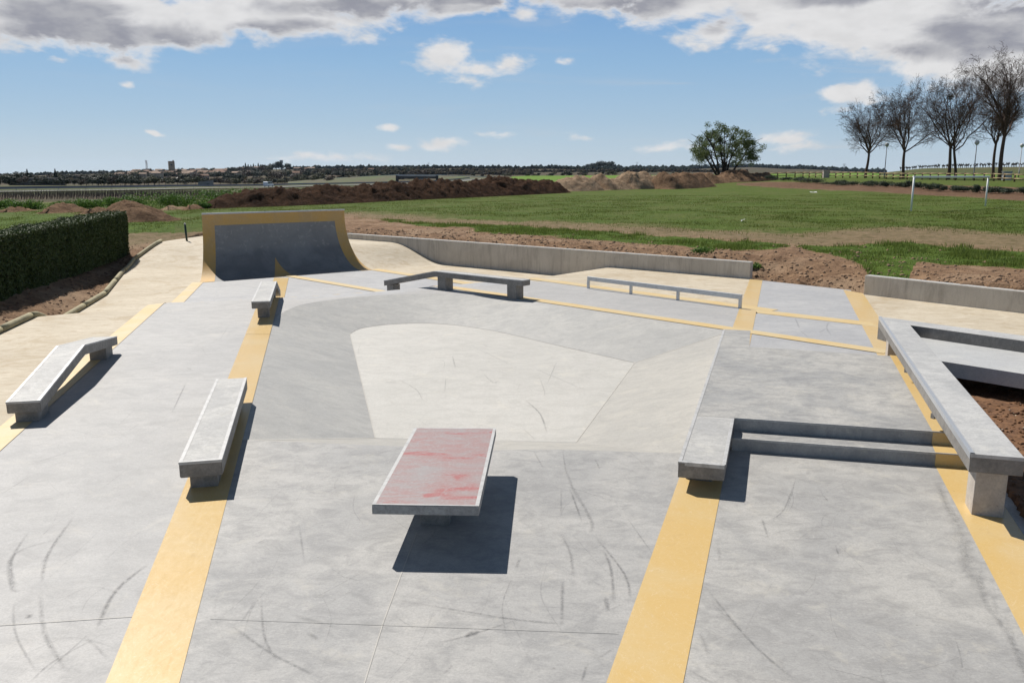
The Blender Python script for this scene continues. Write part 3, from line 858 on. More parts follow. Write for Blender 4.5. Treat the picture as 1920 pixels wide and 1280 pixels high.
leg(tb, (-.03, .05), (.06, 1), .27, .74, -.02, .37, M_side)
tag(tb, 'concrete table slab with worn red top on one central leg', 'table')

# ------------------------------------------------------------------ steps, platform and their ledge
pl = empty('stair_platform', (3.8, 10.5, 0))
PO = Vector((3.8, 10.5))
def rel(p): return (p[0] - PO.x, p[1] - PO.y)
def LL(y, o=0): return sR_l(y) + o          # ledge left edge close to the strip
ledge_l = lambda y: 1.69 + .3088 * (y - 8.15)
ledge_r = lambda y: 2.14 + .312 * (y - 8.04)
plat = [(ledge_l(9.83), 9.83), (ledge_r(9.71), 9.71), (sQ_r(9.12), 9.06), (sQ_r(13.0), 13.02), (3.99, 13.88), (ledge_r(15.33), 15.33), (ledge_l(15.47), 15.47)]
M_plat = concrete('concrete_platform', (.45, .435, .405), (.325, .322, .315), scale=1.2, swirl=.12, dark=(.185, .186, .19))
from_bm('platform', prism_bm([rel(p) for p in plat], -.1, .30, .006), M_plat, pl)
lp = [(1.69, 8.15), (2.135, 8.04), (ledge_r(9.71), 9.708), (ledge_l(9.828), 9.828)]
bm = prism_bm([rel(p) for p in lp], .135, .2995, .008)
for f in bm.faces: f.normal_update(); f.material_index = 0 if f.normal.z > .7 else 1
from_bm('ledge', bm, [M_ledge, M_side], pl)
leg(pl, rel((2.03, 8.62)), (.31, 1), .27, .42, -.02, .15, M_side)
s1 = [(ledge_r(9.40), 9.40), (sQ_r(8.8), 8.76), (sQ_r(9.1), 9.055), (ledge_r(9.70), 9.70)]
from_bm('step', prism_bm([rel(p) for p in s1], -.1, .15, .005), M_plat, pl)
for (ya, yb, zz, z2) in ((9.12, 8.83, .3, .15), (8.82, 8.5, .15, 0)):
    pass
# yellow paint carried over the platform, treads and risers
def painted(pts3): return mesh('painted_stripe', [(p[0] - PO.x, p[1] - PO.y, p[2]) for p in pts3], [(0, 1, 2, 3)], M_yellow, pl)
fy = lambda x: 9.71 + (x - ledge_r(9.71)) * (9.06 - 9.71) / (sQ_r(9.12) - ledge_r(9.71))     # platform front edge
fy2 = lambda x: 9.40 + (x - ledge_r(9.40)) * (8.76 - 9.40) / (sQ_r(8.8) - ledge_r(9.40))     # step front edge
xa, xb = sQ_l(9.17), sQ_r(9.05)
painted([(xa, fy(xa) + .012, .304), (xb, fy(xb) + .012, .304), (sQ_r(12.98), 13.0, .304), (sQ_l(13.25), 13.2, .304)])
painted([(xa, fy(xa) - .005, .15), (xb, fy(xb) - .005, .15), (xb, fy(xb) - .005, .29), (xa, fy(xa) - .005, .29)])
xc, xd = sQ_l(8.85), sQ_r(8.78)
painted([(xc, fy2(xc) + .012, .154), (xd, fy2(xd) + .012, .154), (xb, fy(xb) - .008, .154), (xa, fy(xa) - .008, .154)])
painted([(xc, fy2(xc) - .005, .004), (xd, fy2(xd) - .005, .004), (xd, fy2(xd) - .005, .142), (xc, fy2(xc) - .005, .142)])
# worn edge trims on the ledge
def lrim(y0, y1, f, sgn, w=.035):
    V = [(f(y0) - PO.x - sgn * .0 + sgn * .003, y0 - PO.y, .3035), (f(y0) - sgn * w - PO.x, y0 - PO.y, .3035), (f(y1) - sgn * w - PO.x, y1 - PO.y, .3035), (f(y1) + sgn * .003 - PO.x, y1 - PO.y, .3035),
         (f(y0) + sgn * .003 - PO.x, y0 - PO.y, .26), (f(y1) + sgn * .003 - PO.x, y1 - PO.y, .26)]
    return mesh('edge_trim', V, [(0, 1, 2, 3), (0, 3, 5, 4)], M_trim, pl)
lrim(8.16, 15.4, ledge_l, -1)
lrim(8.06, 9.69, ledge_r, 1)
end_trim((1.9125 - PO.x, 8.095 - PO.y, .3015), (.27, 1), .455, pl, .035)
# arris of the platform front edges
for (f_, x0, x1, zt) in ((fy, ledge_r(9.71) + .02, sQ_r(9.05), .3), (fy2, ledge_r(9.40) + .02, sQ_r(8.8), .15)):
    mesh('nosing', [(x0 - PO.x, f_(x0) - PO.y - .0045, zt - .022), (x1 - PO.x, f_(x1) - PO.y - .0045, zt - .022), (x1 - PO.x, f_(x1) - PO.y - .0045, zt + .0035), (x0 - PO.x, f_(x0) - PO.y - .0045, zt + .0035),
                    (x1 - PO.x, f_(x1) - PO.y + .02, zt + .0035), (x0 - PO.x, f_(x0) - PO.y + .02, zt + .0035)], [(0, 1, 2, 3), (3, 2, 4, 5)], M_ledge, pl)
tag(pl, 'grey concrete platform with two steps and a ledge along its left side', 'steps')

# ------------------------------------------------------------------ raised frame ledge on the right
hb = empty('raised_ledge', (5.3, 11, 0)); HO = Vector((5.3, 11))
def hr(p): return (p[0] - HO.x, p[1] - HO.y)
o0, o1 = Vector((4.20, 7.36)), Vector((6.53, 14.79)); i0, i1 = Vector((4.63, 7.24)), Vector((6.69, 13.93))
far1 = Vector((9.6, 11.20)); fi1 = Vector((9.3, 10.80))
HT, HTH = .66, .175
M_hub = concrete('concrete_raised_ledge', (.53, .525, .51), (.42, .42, .415), scale=1.6, swirl=.1, dark=(.31, .31, .312))
bm = prism_bm([hr(o0), hr(i0), hr(i1), hr(o1)], HT - HTH, HT, .006)
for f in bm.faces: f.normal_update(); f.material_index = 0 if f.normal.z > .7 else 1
from_bm('beam', bm, [M_hub, M_side], hb)
bm = prism_bm([hr(o1 + (i1 - o1) * .004), hr(i1), hr(fi1), hr(far1)], .25, HT - .001, .006)
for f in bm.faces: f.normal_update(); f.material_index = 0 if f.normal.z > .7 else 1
from_bm('beam', bm, [M_hub, M_side], hb)
third = [Vector((7.95, 12.35)), Vector((7.0, 9.3)), Vector((7.42, 9.2)), Vector((8.3, 11.95))]
from_bm('beam', prism_bm([hr(p) for p in third], HT - HTH, HT - .002, .006), [M_side], hb)
dh = (o1 - o0).normalized()
# steel angle on the street side top edge
sd = Vector((-dh.y, dh.x))
V = []
for p in (o0, o1):
    q = p - HO
    V += [(q.x + sd.x * -.04, q.y + sd.y * -.04, HT + .003), (q.x + sd.x * .003, q.y + sd.y * .003, HT + .003), (q.x + sd.x * .003, q.y + sd.y * .003, HT - .05)]
mesh('edge_trim', V, [(0, 1, 4, 3), (1, 2, 5, 4)], M_steel, hb)
e_ = (i0 - o0).normalized()
mesh('end_trim', [(o0.x - HO.x - dh.x * .004, o0.y - HO.y - dh.y * .004, HT - .03), (i0.x - HO.x - dh.x * .004, i0.y - HO.y - dh.y * .004, HT - .03), (i0.x - HO.x - dh.x * .004, i0.y - HO.y - dh.y * .004, HT + .003), (o0.x - HO.x - dh.x * .004, o0.y - HO.y - dh.y * .004, HT + .003),
                  (i0.x - HO.x + dh.x * .03, i0.y - HO.y + dh.y * .03, HT + .003), (o0.x - HO.x + dh.x * .03, o0.y - HO.y + dh.y * .03, HT + .003)], [(0, 1, 2, 3), (3, 2, 4, 5)], M_trim, hb)
M_hleg = concrete('concrete_pillar', (.52, .47, .41), (.45, .40, .35), scale=2.5, swirl=.05, dark=(.33, .29, .25))
def hleg(c, w, l, z0=-.02): leg(hb, hr(c), dh, w, l, z0, HT - HTH + .01, M_hleg)
hleg((4.535, 7.62), .27, .30)
hleg((6.62, 14.2), .30, .30, -.02)
hleg((5.45, 10.45), .22, .30, .28)
hleg((7.2, 11.0), .24, .24, -.1)
hleg((8.4, 12.4), .24, .30, -.1)
hleg((7.25, 9.5), .22, .24, -.1)



A1 = Acc()
for (px_, py_) in ((1697, 689), (1747, 773)):
    p = W(px_, py_, .5); A1 = Acc()
    A1.box((p[0] - HO.x + .03, p[1] - HO.y, .46), .05, .05, .06, .3)
    A1.build('fixing_bracket', M_side, hb)
tag(hb, 'long raised concrete ledge frame on pillars beside the soil bed at the right', 'ledge')
# slab inside the frame
sl = [(6.12, 12.15), (6.26, 12.0), (7.0, 11.2), (8.6, 9.5), (10.2, 10.3), (9.25, 10.86), (6.69, 13.95)]
tag(from_bm('corner_slab', prism_bm(sl, .27, .478, .006), concrete('concrete_corner_slab', (.50, .505, .50), (.46, .465, .465), scale=.9, swirl=.05, dark=(.39, .395, .40))), kind='structure')

# ------------------------------------------------------------------ rail
ra, rb = Vector((2.10, 23.22)), Vector((5.43, 19.72))
rl = empty('grind_rail', (ra.x, ra.y, 0))
rd = (rb - ra).normalized(); rlen = (rb - ra).length
RTOP = .335
bm = prism_bm([p - ra for p in box_pts((ra + rb) / 2, rd, .06, rlen)], RTOP - .115, RTOP, .006)
from_bm('bar', bm, M_rail, rl)
for t_ in (.025, 1.52, 3.02, rlen - .025 - .0):
    p = rd * min(t_, rlen - .035)
    gz = h1(ra.x + p.x, ra.y + p.y)
    from_bm('leg', prism_bm(box_pts(p, rd, .056, .07), gz - .02, RTOP - .113, .004), M_rail, rl)
tag(rl, 'straight low galvanised steel grind rail on four short legs', 'rail')

# ------------------------------------------------------------------ quarter pipe
qt_l, qt_r = Vector((-10.86, 29.78)), Vector((-6.51, 33.03))
qu = (qt_r - qt_l).normalized(); qn = Vector((qu.y, -qu.x)); QW = (qt_r - qt_l).length
QR, QZ0, QZ1 = 2.0, -.45, 1.70
qp = empty('quarter_pipe', (qt_l.x, qt_l.y, QZ0))
prof = []                                     # (distance in front of the top edge, height)
for k in range(25):
    a_ = R(90) * k / 24
    prof.append((QR - QR * math.sin(a_), QR * (1 - math.cos(a_))))
prof.append((0, QZ1 - QZ0))
arc = [0]
for a_, b_ in zip(prof[:-1], prof[1:]): arc.append(arc[-1] + math.hypot(b_[0] - a_[0], b_[1] - a_[1]))
ARC = arc[-1]
QL_, QR_ = Vector((.234, -.972)), Vector((.66, -.751))
def qdir(u): return QL_.lerp(QR_, u / QW).normalized()
def qpt(u, s, lift=0.0):
    """point on the ramp face: u metres from the left edge, s metres up the curve"""
    s = min(max(s, 0), ARC)
    for k in range(len(arc) - 1):
        if s <= arc[k + 1] + 1e-9: break
    t = (s - arc[k]) / (arc[k + 1] - arc[k])
    dq = prof[k][0] + (prof[k + 1][0] - prof[k][0]) * t; hz = prof[k][1] + (prof[k + 1][1] - prof[k][1]) * t
    tx, tz = prof[k + 1][0] - prof[k][0], prof[k + 1][1] - prof[k][1]
    ln = math.hypot(tx, tz); nx, nz = tz / ln, -tx / ln      # outward: towards the rider
    dq += nx * lift; hz += nz * lift
    p = qu * u + qdir(u) * dq
    return (p.x, p.y, hz)
bandw = .42
NS = 40
def face_patch(name, ufun0, ufun1, s0, s1, mat, lift, nu=2, ns=NS):
    if 'QW' in name: pass
    V = []; Fc = []
    for j in range(ns + 1):
        s = s0 + (s1 - s0) * j / ns
        for i in range(nu + 1):
            u = ufun0(s) + (ufun1(s) - ufun0(s)) * i / nu
            V.append(qpt(u, s, lift))
    for j in range(ns):
        for i in range(nu):
            a = j * (nu + 1) + i
            Fc.append((a, a + 1, a + nu + 2, a + nu + 1))
    return mesh(name, V, Fc, mat, qp, True)
def ramp_face_mat():
    m, t, b = material('ramp_face_concrete')
    v = t.coord('Object')
    a = t.noise(v, 1.0, 6, .6, .6)
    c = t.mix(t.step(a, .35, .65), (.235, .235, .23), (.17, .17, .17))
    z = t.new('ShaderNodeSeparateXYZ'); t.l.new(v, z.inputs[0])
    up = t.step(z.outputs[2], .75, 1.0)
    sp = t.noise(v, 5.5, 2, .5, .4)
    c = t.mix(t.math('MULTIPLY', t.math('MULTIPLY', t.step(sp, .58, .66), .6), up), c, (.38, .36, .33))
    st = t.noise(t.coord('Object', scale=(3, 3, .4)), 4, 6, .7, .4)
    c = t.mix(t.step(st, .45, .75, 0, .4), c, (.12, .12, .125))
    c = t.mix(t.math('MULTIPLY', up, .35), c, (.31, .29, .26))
    t.l.new(c, b.inputs['Base Color']); b.inputs['Roughness'].default_value = .6
    return m
prof2 = prof + [(-.42, QZ1 - QZ0), (-.42, -.3), (QR, -.3)]
k_ = len(prof2); NU = 24; V = []; Fc = []
for i in range(NU + 1):
    u = QW * i / NU
    for (dq, hz) in prof2:
        p = qu * u + qdir(u) * dq; V.append((p.x, p.y, hz))
Fc = [tuple(range(k_))[::-1], tuple(range(NU * k_, (NU + 1) * k_))]
for a_ in range(NU):
    for i in range(k_):
        j = (i + 1) % k_
        Fc.append((a_ * k_ + i, a_ * k_ + j, (a_ + 1) * k_ + j, (a_ + 1) * k_ + i))
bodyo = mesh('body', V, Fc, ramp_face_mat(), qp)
face_patch('painted_border', lambda s: 0.0, lambda s: bandw, -.0, ARC - .40, M_ochre, .005)
face_patch('painted_border', lambda s: QW - bandw, lambda s: QW, 0, ARC - .40, M_ochre, .005)
face_patch('painted_border', lambda s: 0.0, lambda s: QW, ARC - .40, ARC - .01, M_ochre, .005, nu=24, ns=6)
U0, U1, SA = 2.28, 3.12, 1.72
def solve_u(s, fx):
    lo, hi = 0.0, QW
    for _ in range(40):
        m_ = (lo + hi) / 2; p = qpt(m_, s)
        if p[0] + qt_l.x < fx(p[1] + qt_l.y): lo = m_
        else: hi = m_
    return lo
us0 = lambda s: solve_u(s, sL_l)
us1 = lambda s: solve_u(s, lambda y: ms_x(y, .18))
SA = 0.0
while SA < 2.4 and us1(SA) - us0(SA) > .01: SA += .02
face_patch('painted_spike', us0, lambda s: max(us1(s), us0(s) + .004), 0, SA, M_ochre, .005, ns=24)
pts_ = [Vector(qpt(u, ARC, .0)) + Vector((qn.x * .02, qn.y * .02, .012)) for u in (0, QW)]
A1 = Acc(); A1.tube(pts_, [.032, .032], 10); A1.build('coping', M_steel, qp, False)
dk = [-qdir(0) * .02, qu * QW - qdir(QW) * .02, qu * QW - qdir(QW) * .42, -qdir(0) * .42]
mesh('deck_top', [(p.x, p.y, QZ1 - QZ0 + .004) for p in dk], [(0, 1, 2, 3)], M_walltop, qp)
tag(qp, 'curved concrete quarter pipe ramp with ochre painted border and steel coping', 'ramp')

# ------------------------------------------------------------------ retaining walls
def wall(label, a, b, thick, zt, zb, ta=None):
    a = Vector(a); b = Vector(b); d = (b - a).normalized(); n = Vector((-d.y, d.x))
    if n.y < 0: n = -n
    mid = (a + b) / 2
    root = empty('retaining_wall', (mid.x, mid.y, 0))
    P = [a - mid, b - mid, b - mid + n * thick, a - mid + n * thick]
    bm = prism_bm([(p.x, p.y) for p in P], zb, [zt[0], zt[1], zt[1], zt[0]], .012)
    from_bm('wall_body', bm, M_wall, root)
    e = .0
    mesh('capping', [(p.x, p.y, zz + .004) for p, zz in zip([a - mid + n * .008, b - mid + n * .008, b - mid + n * (thick - .01), a - mid + n * (thick - .01)], [zt[0], zt[1], zt[1], zt[0]])], [(0, 1, 2, 3)], M_walltop, root)
    return tag(root, label, 'wall')
wall('long low stained concrete retaining wall below the grass behind the rail', WALLA[0], WALLA[1], .22, (.50, .50), -.7)
wall('short low concrete retaining wall at the right edge behind the raised ledge', (9.29, 22.08), (13.6, 16.7), .24, (.50, .48), -.3)

# ------------------------------------------------------------------ terrain
def poly_mask(px, py, poly):
    inside = np.zeros(px.shape, bool)
    n = len(poly)
    for i in range(n):
        x1, y1 = poly[i]; x2, y2 = poly[(i + 1) % n]
        c = ((y1 > py) != (y2 > py)) & (px < (x2 - x1) * (py - y1) / (y2 - y1 + 1e-12) + x1)
        inside ^= c
    return inside
def seg_dist(px, py, a, b):
    dx, dy = b[0] - a[0], b[1] - a[1]
    t = np.clip(((px - a[0]) * dx + (py - a[1]) * dy) / (dx * dx + dy * dy), 0, 1)
    return np.hypot(px - a[0] - t * dx, py - a[1] - t * dy)
wn_ = Vector((WALLA[1][1] - WALLA[0][1], -(WALLA[1][0] - WALLA[0][0]))).normalized()
PARK = [(-30, Y0), (-9, 3)] + LOGP + [(-15.0, 40.6), (-11, 42), (-7.2, 37.4), (7.28, 25.45), (7.55, 25.15), (9.35, 22.5), (9.42, 22.2), (13.7, 16.8), (30, 10), (30, Y0)]
NPX = np.array([-700, 0, 150, 300, 420, 500, 600, 800, 1000, 1250, 1400, 1500, 1640, 1750, 1920, 2600], float)
FD = np.array([55, 85, 120, 150, 200, 260, 350, 480, 620, 900, 1300, 1800, 2600, 4200, 8000], float)
def ycol(ridge, l900, l1300, l1800): return l900, l1300, l1800, ridge
ZN = {  # heights by column at the nearer distances 55..620
    -700: [.4, .1, -.6, -1.2, -2.0, -2.6, -3.2, -5, -8],
    0:    [.4, .1, -.6, -1.2, -2.1, -2.6, -3.2, -5, -8],
    500:  [.5, .3, -.3, -.9, -1.8, -2.5, -3.5, -5, -7],
    800:  [.5, .4, .1, -.5, -1.2, -2, -3, -4, -5],
    1000: [.5, .45, .4, .2, .2, .4, .6, .4, -1.5],
    1250: [.5, .5, .5, .5, .5, .5, .8, .8, -.5],
    1400: [.5, .5, .6, 1.3, 1.9, 1.7, 1.6, 1.4, 1.0],
    1500: [.5, .5, .6, 1.85, 2.0, 1.9, 1.8, 1.5, 1.2],
    1640: [.5, .5, 1.2, 1.95, 2.0, 2.1, 2.4, 2.0, 1.5],
    1750: [.5, .5, 1.75, 1.95, 2.2, 2.9, 4.2, 4.0, 3.0],
    1920: [.5, .8, 1.85, 2.0, 2.4, 3.3, 4.7, 4.5, 3.5],
    2600: [.5, 1.2, 1.85, 2.0, 2.6, 3.4, 4.8, 4.5, 3.5]}
YF = {  # image rows of the far ground at 900, 1300, 1800, 2600, 4200, 8000 m
    -700: [346, 341, 335, 329, 330, 333], 0: [346, 341, 335, 330, 330, 333], 150: [345, 338, 331, 326, 328, 333], 300: [344, 335, 325, 323.5, 327, 333],
    420: [344, 334, 324, 321, 325, 333], 500: [344, 333, 320, 317.5, 323, 333], 600: [343, 332, 323, 317, 322, 331], 800: [336, 330, 322, 316, 319, 329], 1000: [334, 329, 323, 317, 317.5, 328],
    1250: [331, 328, 323, 320, 318, 328], 1400: [329, 327, 323, 319, 314, 328], 1500: [327, 326, 324, 321, 317, 328], 1640: [325, 325, 325, 325, 323.5, 330], 1750: [325, 326, 326, 326, 326, 330], 1920: [324, 326, 326, 326, 326, 330], 2600: [324, 326, 326, 326, 326, 330]}
kz = sorted(ZN); ky = sorted(YF)
TAB = np.zeros((len(NPX), len(FD)))
for i, c in enumerate(NPX):
    for j in range(9): TAB[i, j] = np.interp(c, kz, [ZN[k][j] for k in kz])
    for j in range(6):
        yy = np.interp(c, ky, [YF[k][j] for k in ky]); TAB[i, 9 + j] = zof(yy, FD[9 + j])
LFD = np.log(FD)
def far_height(px, d):
    ld = np.log(np.clip(d, FD[0], FD[-1]))
    j = np.clip(np.searchsorted(LFD, ld) - 1, 0, len(FD) - 2)
    tj = (ld - LFD[j]) / (LFD[j + 1] - LFD[j]); tj = tj * tj * (3 - 2 * tj) * .5 + tj * .5
    p = np.clip(px, NPX[0], NPX[-1]); i = np.clip(np.searchsorted(NPX, p) - 1, 0, len(NPX) - 2)
    ti = (p - NPX[i]) / (NPX[i + 1] - NPX[i]); ti = ti * ti * (3 - 2 * ti)
    return (TAB[i, j] * (1 - tj) + TAB[i, j + 1] * tj) * (1 - ti) + (TAB[i + 1, j] * (1 - tj) + TAB[i + 1, j + 1] * tj) * ti
def col_of(x, y): return 960 + F * x / (np.maximum(y, .5) * cP + 2.7 * sP)
def row_of(x, y, z):
    zz = z - H
    return 640 - F * (y * sP + zz * cP) / (y * cP - zz * sP)
GAP = ((7.5, 25.1), (9.35, 22.4))
def ground(x, y, rough=True):
    x = np.asarray(x, float); y = np.asarray(y, float)
    d = np.hypot(x, y)
    px = col_of(x, y)
    z = far_height(px, np.maximum(y, 1))
    near = sstep(1 - (d - 50) / 30)
    # lumps behind the wall, trampled soil
    if rough:
        wl = seg_dist(x, y, WALLA[0], WALLA[1])
        lum = sstep(1 - (wl - .3) / 4.0)
        z = z + near * (fbm(x * .35, y * .35, 4) * .10 + fbm(x * 1.8, y * 1.8, 3) * .05) + lum * (fbm(x * 1.1 + 5, y * 1.1, 4) * .16 + fbm(x * 3.3, y * 3.3, 3) * .09)
        z = z - .10 * sstep(1 - (wl - .2) / 1.2)
    gd = seg_dist(x, y, *GAP)
    inn = sstep(1 - gd / 2.6)
    z = z * (1 - inn) + (.0 + (fbm(x * 1.5, y * 1.5, 4) * .16 + fbm(x * 4, y * 4, 3) * .07 if rough else 0)) * inn
    # slope from the hedge down to the timber edging
    ld = np.full(x.shape, 1e9)
    for a, b in zip(LOGP[:-1], LOGP[1:]): ld = np.minimum(ld, seg_dist(x, y, a, b))
    hl = hfun(x, y) - .06
    m = sstep(1 - ld / 2.2) * (x < -7)
    zl = np.where(x < -7, .05, z)
    wside = sstep((-9 - x) / 4) * sstep((44 - y) / 6)
    z = z * (1 - wside) + (zl + (fbm(x * 2.2, y * 2.2, 4) * .09 if rough else 0)) * wside
    z = z * (1 - m) + (hl + (fbm(x * 3, y * 3, 3) * .04 if rough else 0)) * m
    ins = poly_mask(x, y, PARK)
    z = np.where(ins, np.minimum(hfun(x, y) - .35, -.55), z)
    # far relief
    z = z + sstep((d - 600) / 600) * fbm(x / 90, y / 90, 4) * 2.2
    return z
def g1(x, y): return float(ground(np.array([x]), np.array([y]), False)[0])

naz = 560
azs = np.concatenate([np.linspace(R(-80), R(-36), 50, endpoint=False), np.linspace(R(-36), R(36), naz), np.linspace(R(36), R(80), 51)[1:]])
rad = np.concatenate([np.arange(9, 50, .22), np.arange(50, 150, .9), 150 * 1.03 ** np.arange(0, 138)])
AZ, RD = np.meshgrid(azs, rad)
GX = RD * np.sin(AZ); GY = RD * np.cos(AZ)
GZ = ground(GX, GY)
GP = col_of(GX, GY); GR = row_of(GX, GY, np.full(GX.shape, .5))
# what grows where: green (1) / bare (0), and lush
def curve(xs, ys): return np.interp(GP, xs, ys)
jit = fbm(GX * .5, GY * .5, 4) * 5 + fbm(GX * .12, GY * .12, 3) * 4
row = GR + jit * np.clip((GR - 350) / 60, .1, 1)
field_lo = curve([0, 300, 660, 800, 1000, 1300, 1500, 1700, 1920], [470, 436, 398, 405, 413, 429, 437, 425, 438])
worn_lo = curve([0, 300, 660, 720, 870, 1000, 1200, 1400, 1480, 1500, 1700, 1920], [470, 436, 404, 414, 418, 424, 440, 451, 458, 460, 457, 470])
lush_lo = curve([0, 300, 660, 720, 870, 1000, 1200, 1400, 1470, 1490, 1500, 1560, 1660, 1700, 1720, 1920, 2200], [470, 436, 404, 415, 431, 441, 456, 468, 467, 458, 466, 478, 508, 514, 492, 506, 530])
green = np.clip(.5 + (field_lo - row) / 20, 0, 1)
strip2 = np.clip(.5 + (row - worn_lo) / 4, 0, 1) * np.clip(.5 + (lush_lo - row) / 4, 0, 1)
strip2 *= np.where(GP > 650, 1, 0) * np.clip(np.abs(GP - 1489) / 14, 0, 1)
bt = curve([1380, 1440, 1500, 1600, 1750, 1920, 2600], [344, 341, 342, 344, 347, 352, 372]); bb = curve([1380, 1440, 1500, 1600, 1750, 1920, 2600], [347, 351, 354, 358, 366, 376, 400])
GRt = row_of(GX, GY, GZ)
slope_m = (GP > 1380) * np.clip(.5 + (GRt - bt) / 3, 0, 1) * np.clip(.5 + (bb + jit * .3 - GRt) / 3, 0, 1) * (RD < 200)
green = green * (1 - slope_m)
green = np.where(GP < 330, np.clip((432 + GP * .02 - row) / 6, 0, 1), green)
wside = (GX < -8) & (GY < 41)
green = np.where(wside, green * np.clip(.25 + fbm(GX * .4, GY * .4, 3), 0, .3), green)
far_mix = np.where(GP < 480, sstep((RD - 88) / 14), sstep((RD - 160) / 60))
# fields in the distance
ffield = np.zeros_like(GX)
fx = vnoise(GP / 70 + 3, np.log(RD) * 5)
ffield = np.where((GP > 960) & (RD > 160) & (RD < 480), .95, ffield)
ffield = np.where((GP < 960) & (RD > 95) & (RD < 210), .12, ffield)
ffield = np.where((GP < 960) & (RD >= 210) & (RD < 600), .45, ffield)
ffield = np.where(RD >= 600, .25 * fx, ffield)
ffield = np.where((GP > 1650) & (RD > 230) & (RD < 600), .45, ffield)
green = green * (1 - far_mix) + ffield * far_mix
strip2 = np.maximum(strip2, .62 * (GP < 330) * (RD > 36) * (RD < 62) * (1 - far_mix) * (green > .5))
lush_only = strip2 * (GP > 650)
nr, nc = GX.shape
idx = np.arange(nr * nc).reshape(nr, nc)
faces = np.stack([idx[:-1, :-1], idx[:-1, 1:], idx[1:, 1:], idx[1:, :-1]], -1).reshape(-1, 4)
def terrain_mat():
    m, t, b = material('field_ground')
    v = t.coord('Object')
    g = t.attr('green').outputs['Fac']; lush = t.attr('lush').outputs['Fac']; fr = t.attr('far').outputs['Fac']
    n1 = t.noise(v, .35, 6, .62, .5); n2 = t.noise(v, 2.4, 7, .7, .6); n3 = t.noise(v, 14, 5, .7)
    soil = t.mix(t.step(n2, .35, .65), (.29, .185, .112), (.15, .09, .054))
    soil = t.mix(t.step(n3, .45, .75, 0, .6), soil, (.10, .062, .04))
    soil = t.mix(t.step(n1, .45, .65, 0, .5), soil, (.34, .245, .165))
    worn = t.mix(t.step(n2, .38, .64), (.225, .165, .10), (.135, .11, .055))
    grs = t.mix(t.step(n2, .32, .68), (.092, .130, .024), (.052, .086, .013))
    grs = t.mix(t.step(n1, .4, .68, 0, .55), grs, (.125, .122, .045))
    grs = t.mix(t.step(n3, .5, .8, 0, .45), grs, (.04, .062, .016))
    lu = t.mix(t.step(n2, .35, .65), (.095, .145, .024), (.05, .085, .014))
    gg = t.math('ADD', g, t.math('MULTIPLY', t.math('SUBTRACT', n2, .5), .9))
    gg = t.math('ADD', gg, t.math('MULTIPLY', t.math('SUBTRACT', n3, .5), .5))
    c = t.mix(t.step(gg, .28, .72), t.mix(t.attr('wornness').outputs['Fac'], soil, worn), grs)
    c = t.mix(t.step(t.math('ADD', lush, t.math('MULTIPLY', t.math('SUBTRACT', n2, .5), .6)), .35, .6), c, lu)
    c = t.mix(t.math('MULTIPLY', t.attr('slope').outputs['Fac'], .8), c, t.mix(t.step(n2, .35, .65), (.15, .085, .052), (.075, .045, .028)))
    # distance: tilled land, scrub and pasture
    fn = t.noise(v, .012, 5, .6, .3); fn2 = t.noise(v, .06, 5, .7)
    fc = t.mix(t.step(fn, .4, .6), (.095, .068, .046), (.075, .07, .04))
    fc = t.mix(t.step(fn2, .45, .7, 0, .7), fc, (.06, .065, .038))
    pas = t.mix(t.step(fn2, .35, .7), (.135, .225, .035), (.10, .17, .035))
    fc = t.mix(t.step(g, .3, .85), fc, pas)
    c = t.mix(fr, c, fc)
    t.l.new(c, b.inputs['Base Color']); b.inputs['Roughness'].default_value = .95
    b.inputs['Specular IOR Level'].default_value = .1
    bm_ = t.math('ADD', n2, t.math('MULTIPLY', n3, .6))
    t.l.new(t.bump(bm_, .7, .12), b.inputs['Normal'])
    return m
wornness = np.clip((worn_lo + 2 - row) / 6 + .0, 0, 1) * (1 - slope_m)
o = npmesh('field', np.stack([GX, GY, GZ], -1).reshape(-1, 3), faces, terrain_mat(), None, True,
           {'green': green, 'lush': strip2, 'far': far_mix, 'wornness': wornness, 'slope': slope_m})
tag(o, kind='structure')

# soil bed in the frame ledge
gx = np.linspace(4.2, 12, 150); gy = np.linspace(-3, 13.2, 240)
SX, SY = np.meshgrid(gx, gy)
SZ = .03 + .06 * np.clip((SX - sQ_r(SY)) / 2, 0, 1) + fbm(SX * 1.5, SY * 1.5, 4) * .05 + fbm(SX * 7, SY * 7, 3) * .025
SZ = np.where(SX < sQ_r(SY) + .10, -.12, SZ)
SZ = np.where((SX - 6.7) * .64 + (SY - 13.9) * .77 > -.1, -.15, SZ)
idx = np.arange(SX.size).reshape(SX.shape)
faces = np.stack([idx[:-1, :-1], idx[:-1, 1:], idx[1:, 1:], idx[1:, :-1]], -1).reshape(-1, 4)
M_bedsoil = plain('planting_bed_soil', (.20, .10, .045), .95, c2=(.105, .05, .024), scale=9, bump=.6)
tag(npmesh('soil_bed', np.stack([SX, SY, SZ], -1).reshape(-1, 3), faces, M_bedsoil, None, True), kind='structure')
region('strip_kerb', [(sQ_r(Y0), Y0), (sQ_r(Y0) + .11, Y0), (sQ_r(13.0) + .11, 12.98), (sQ_r(13.0), 12.98)], .001, M_ledge, None, 0.0)

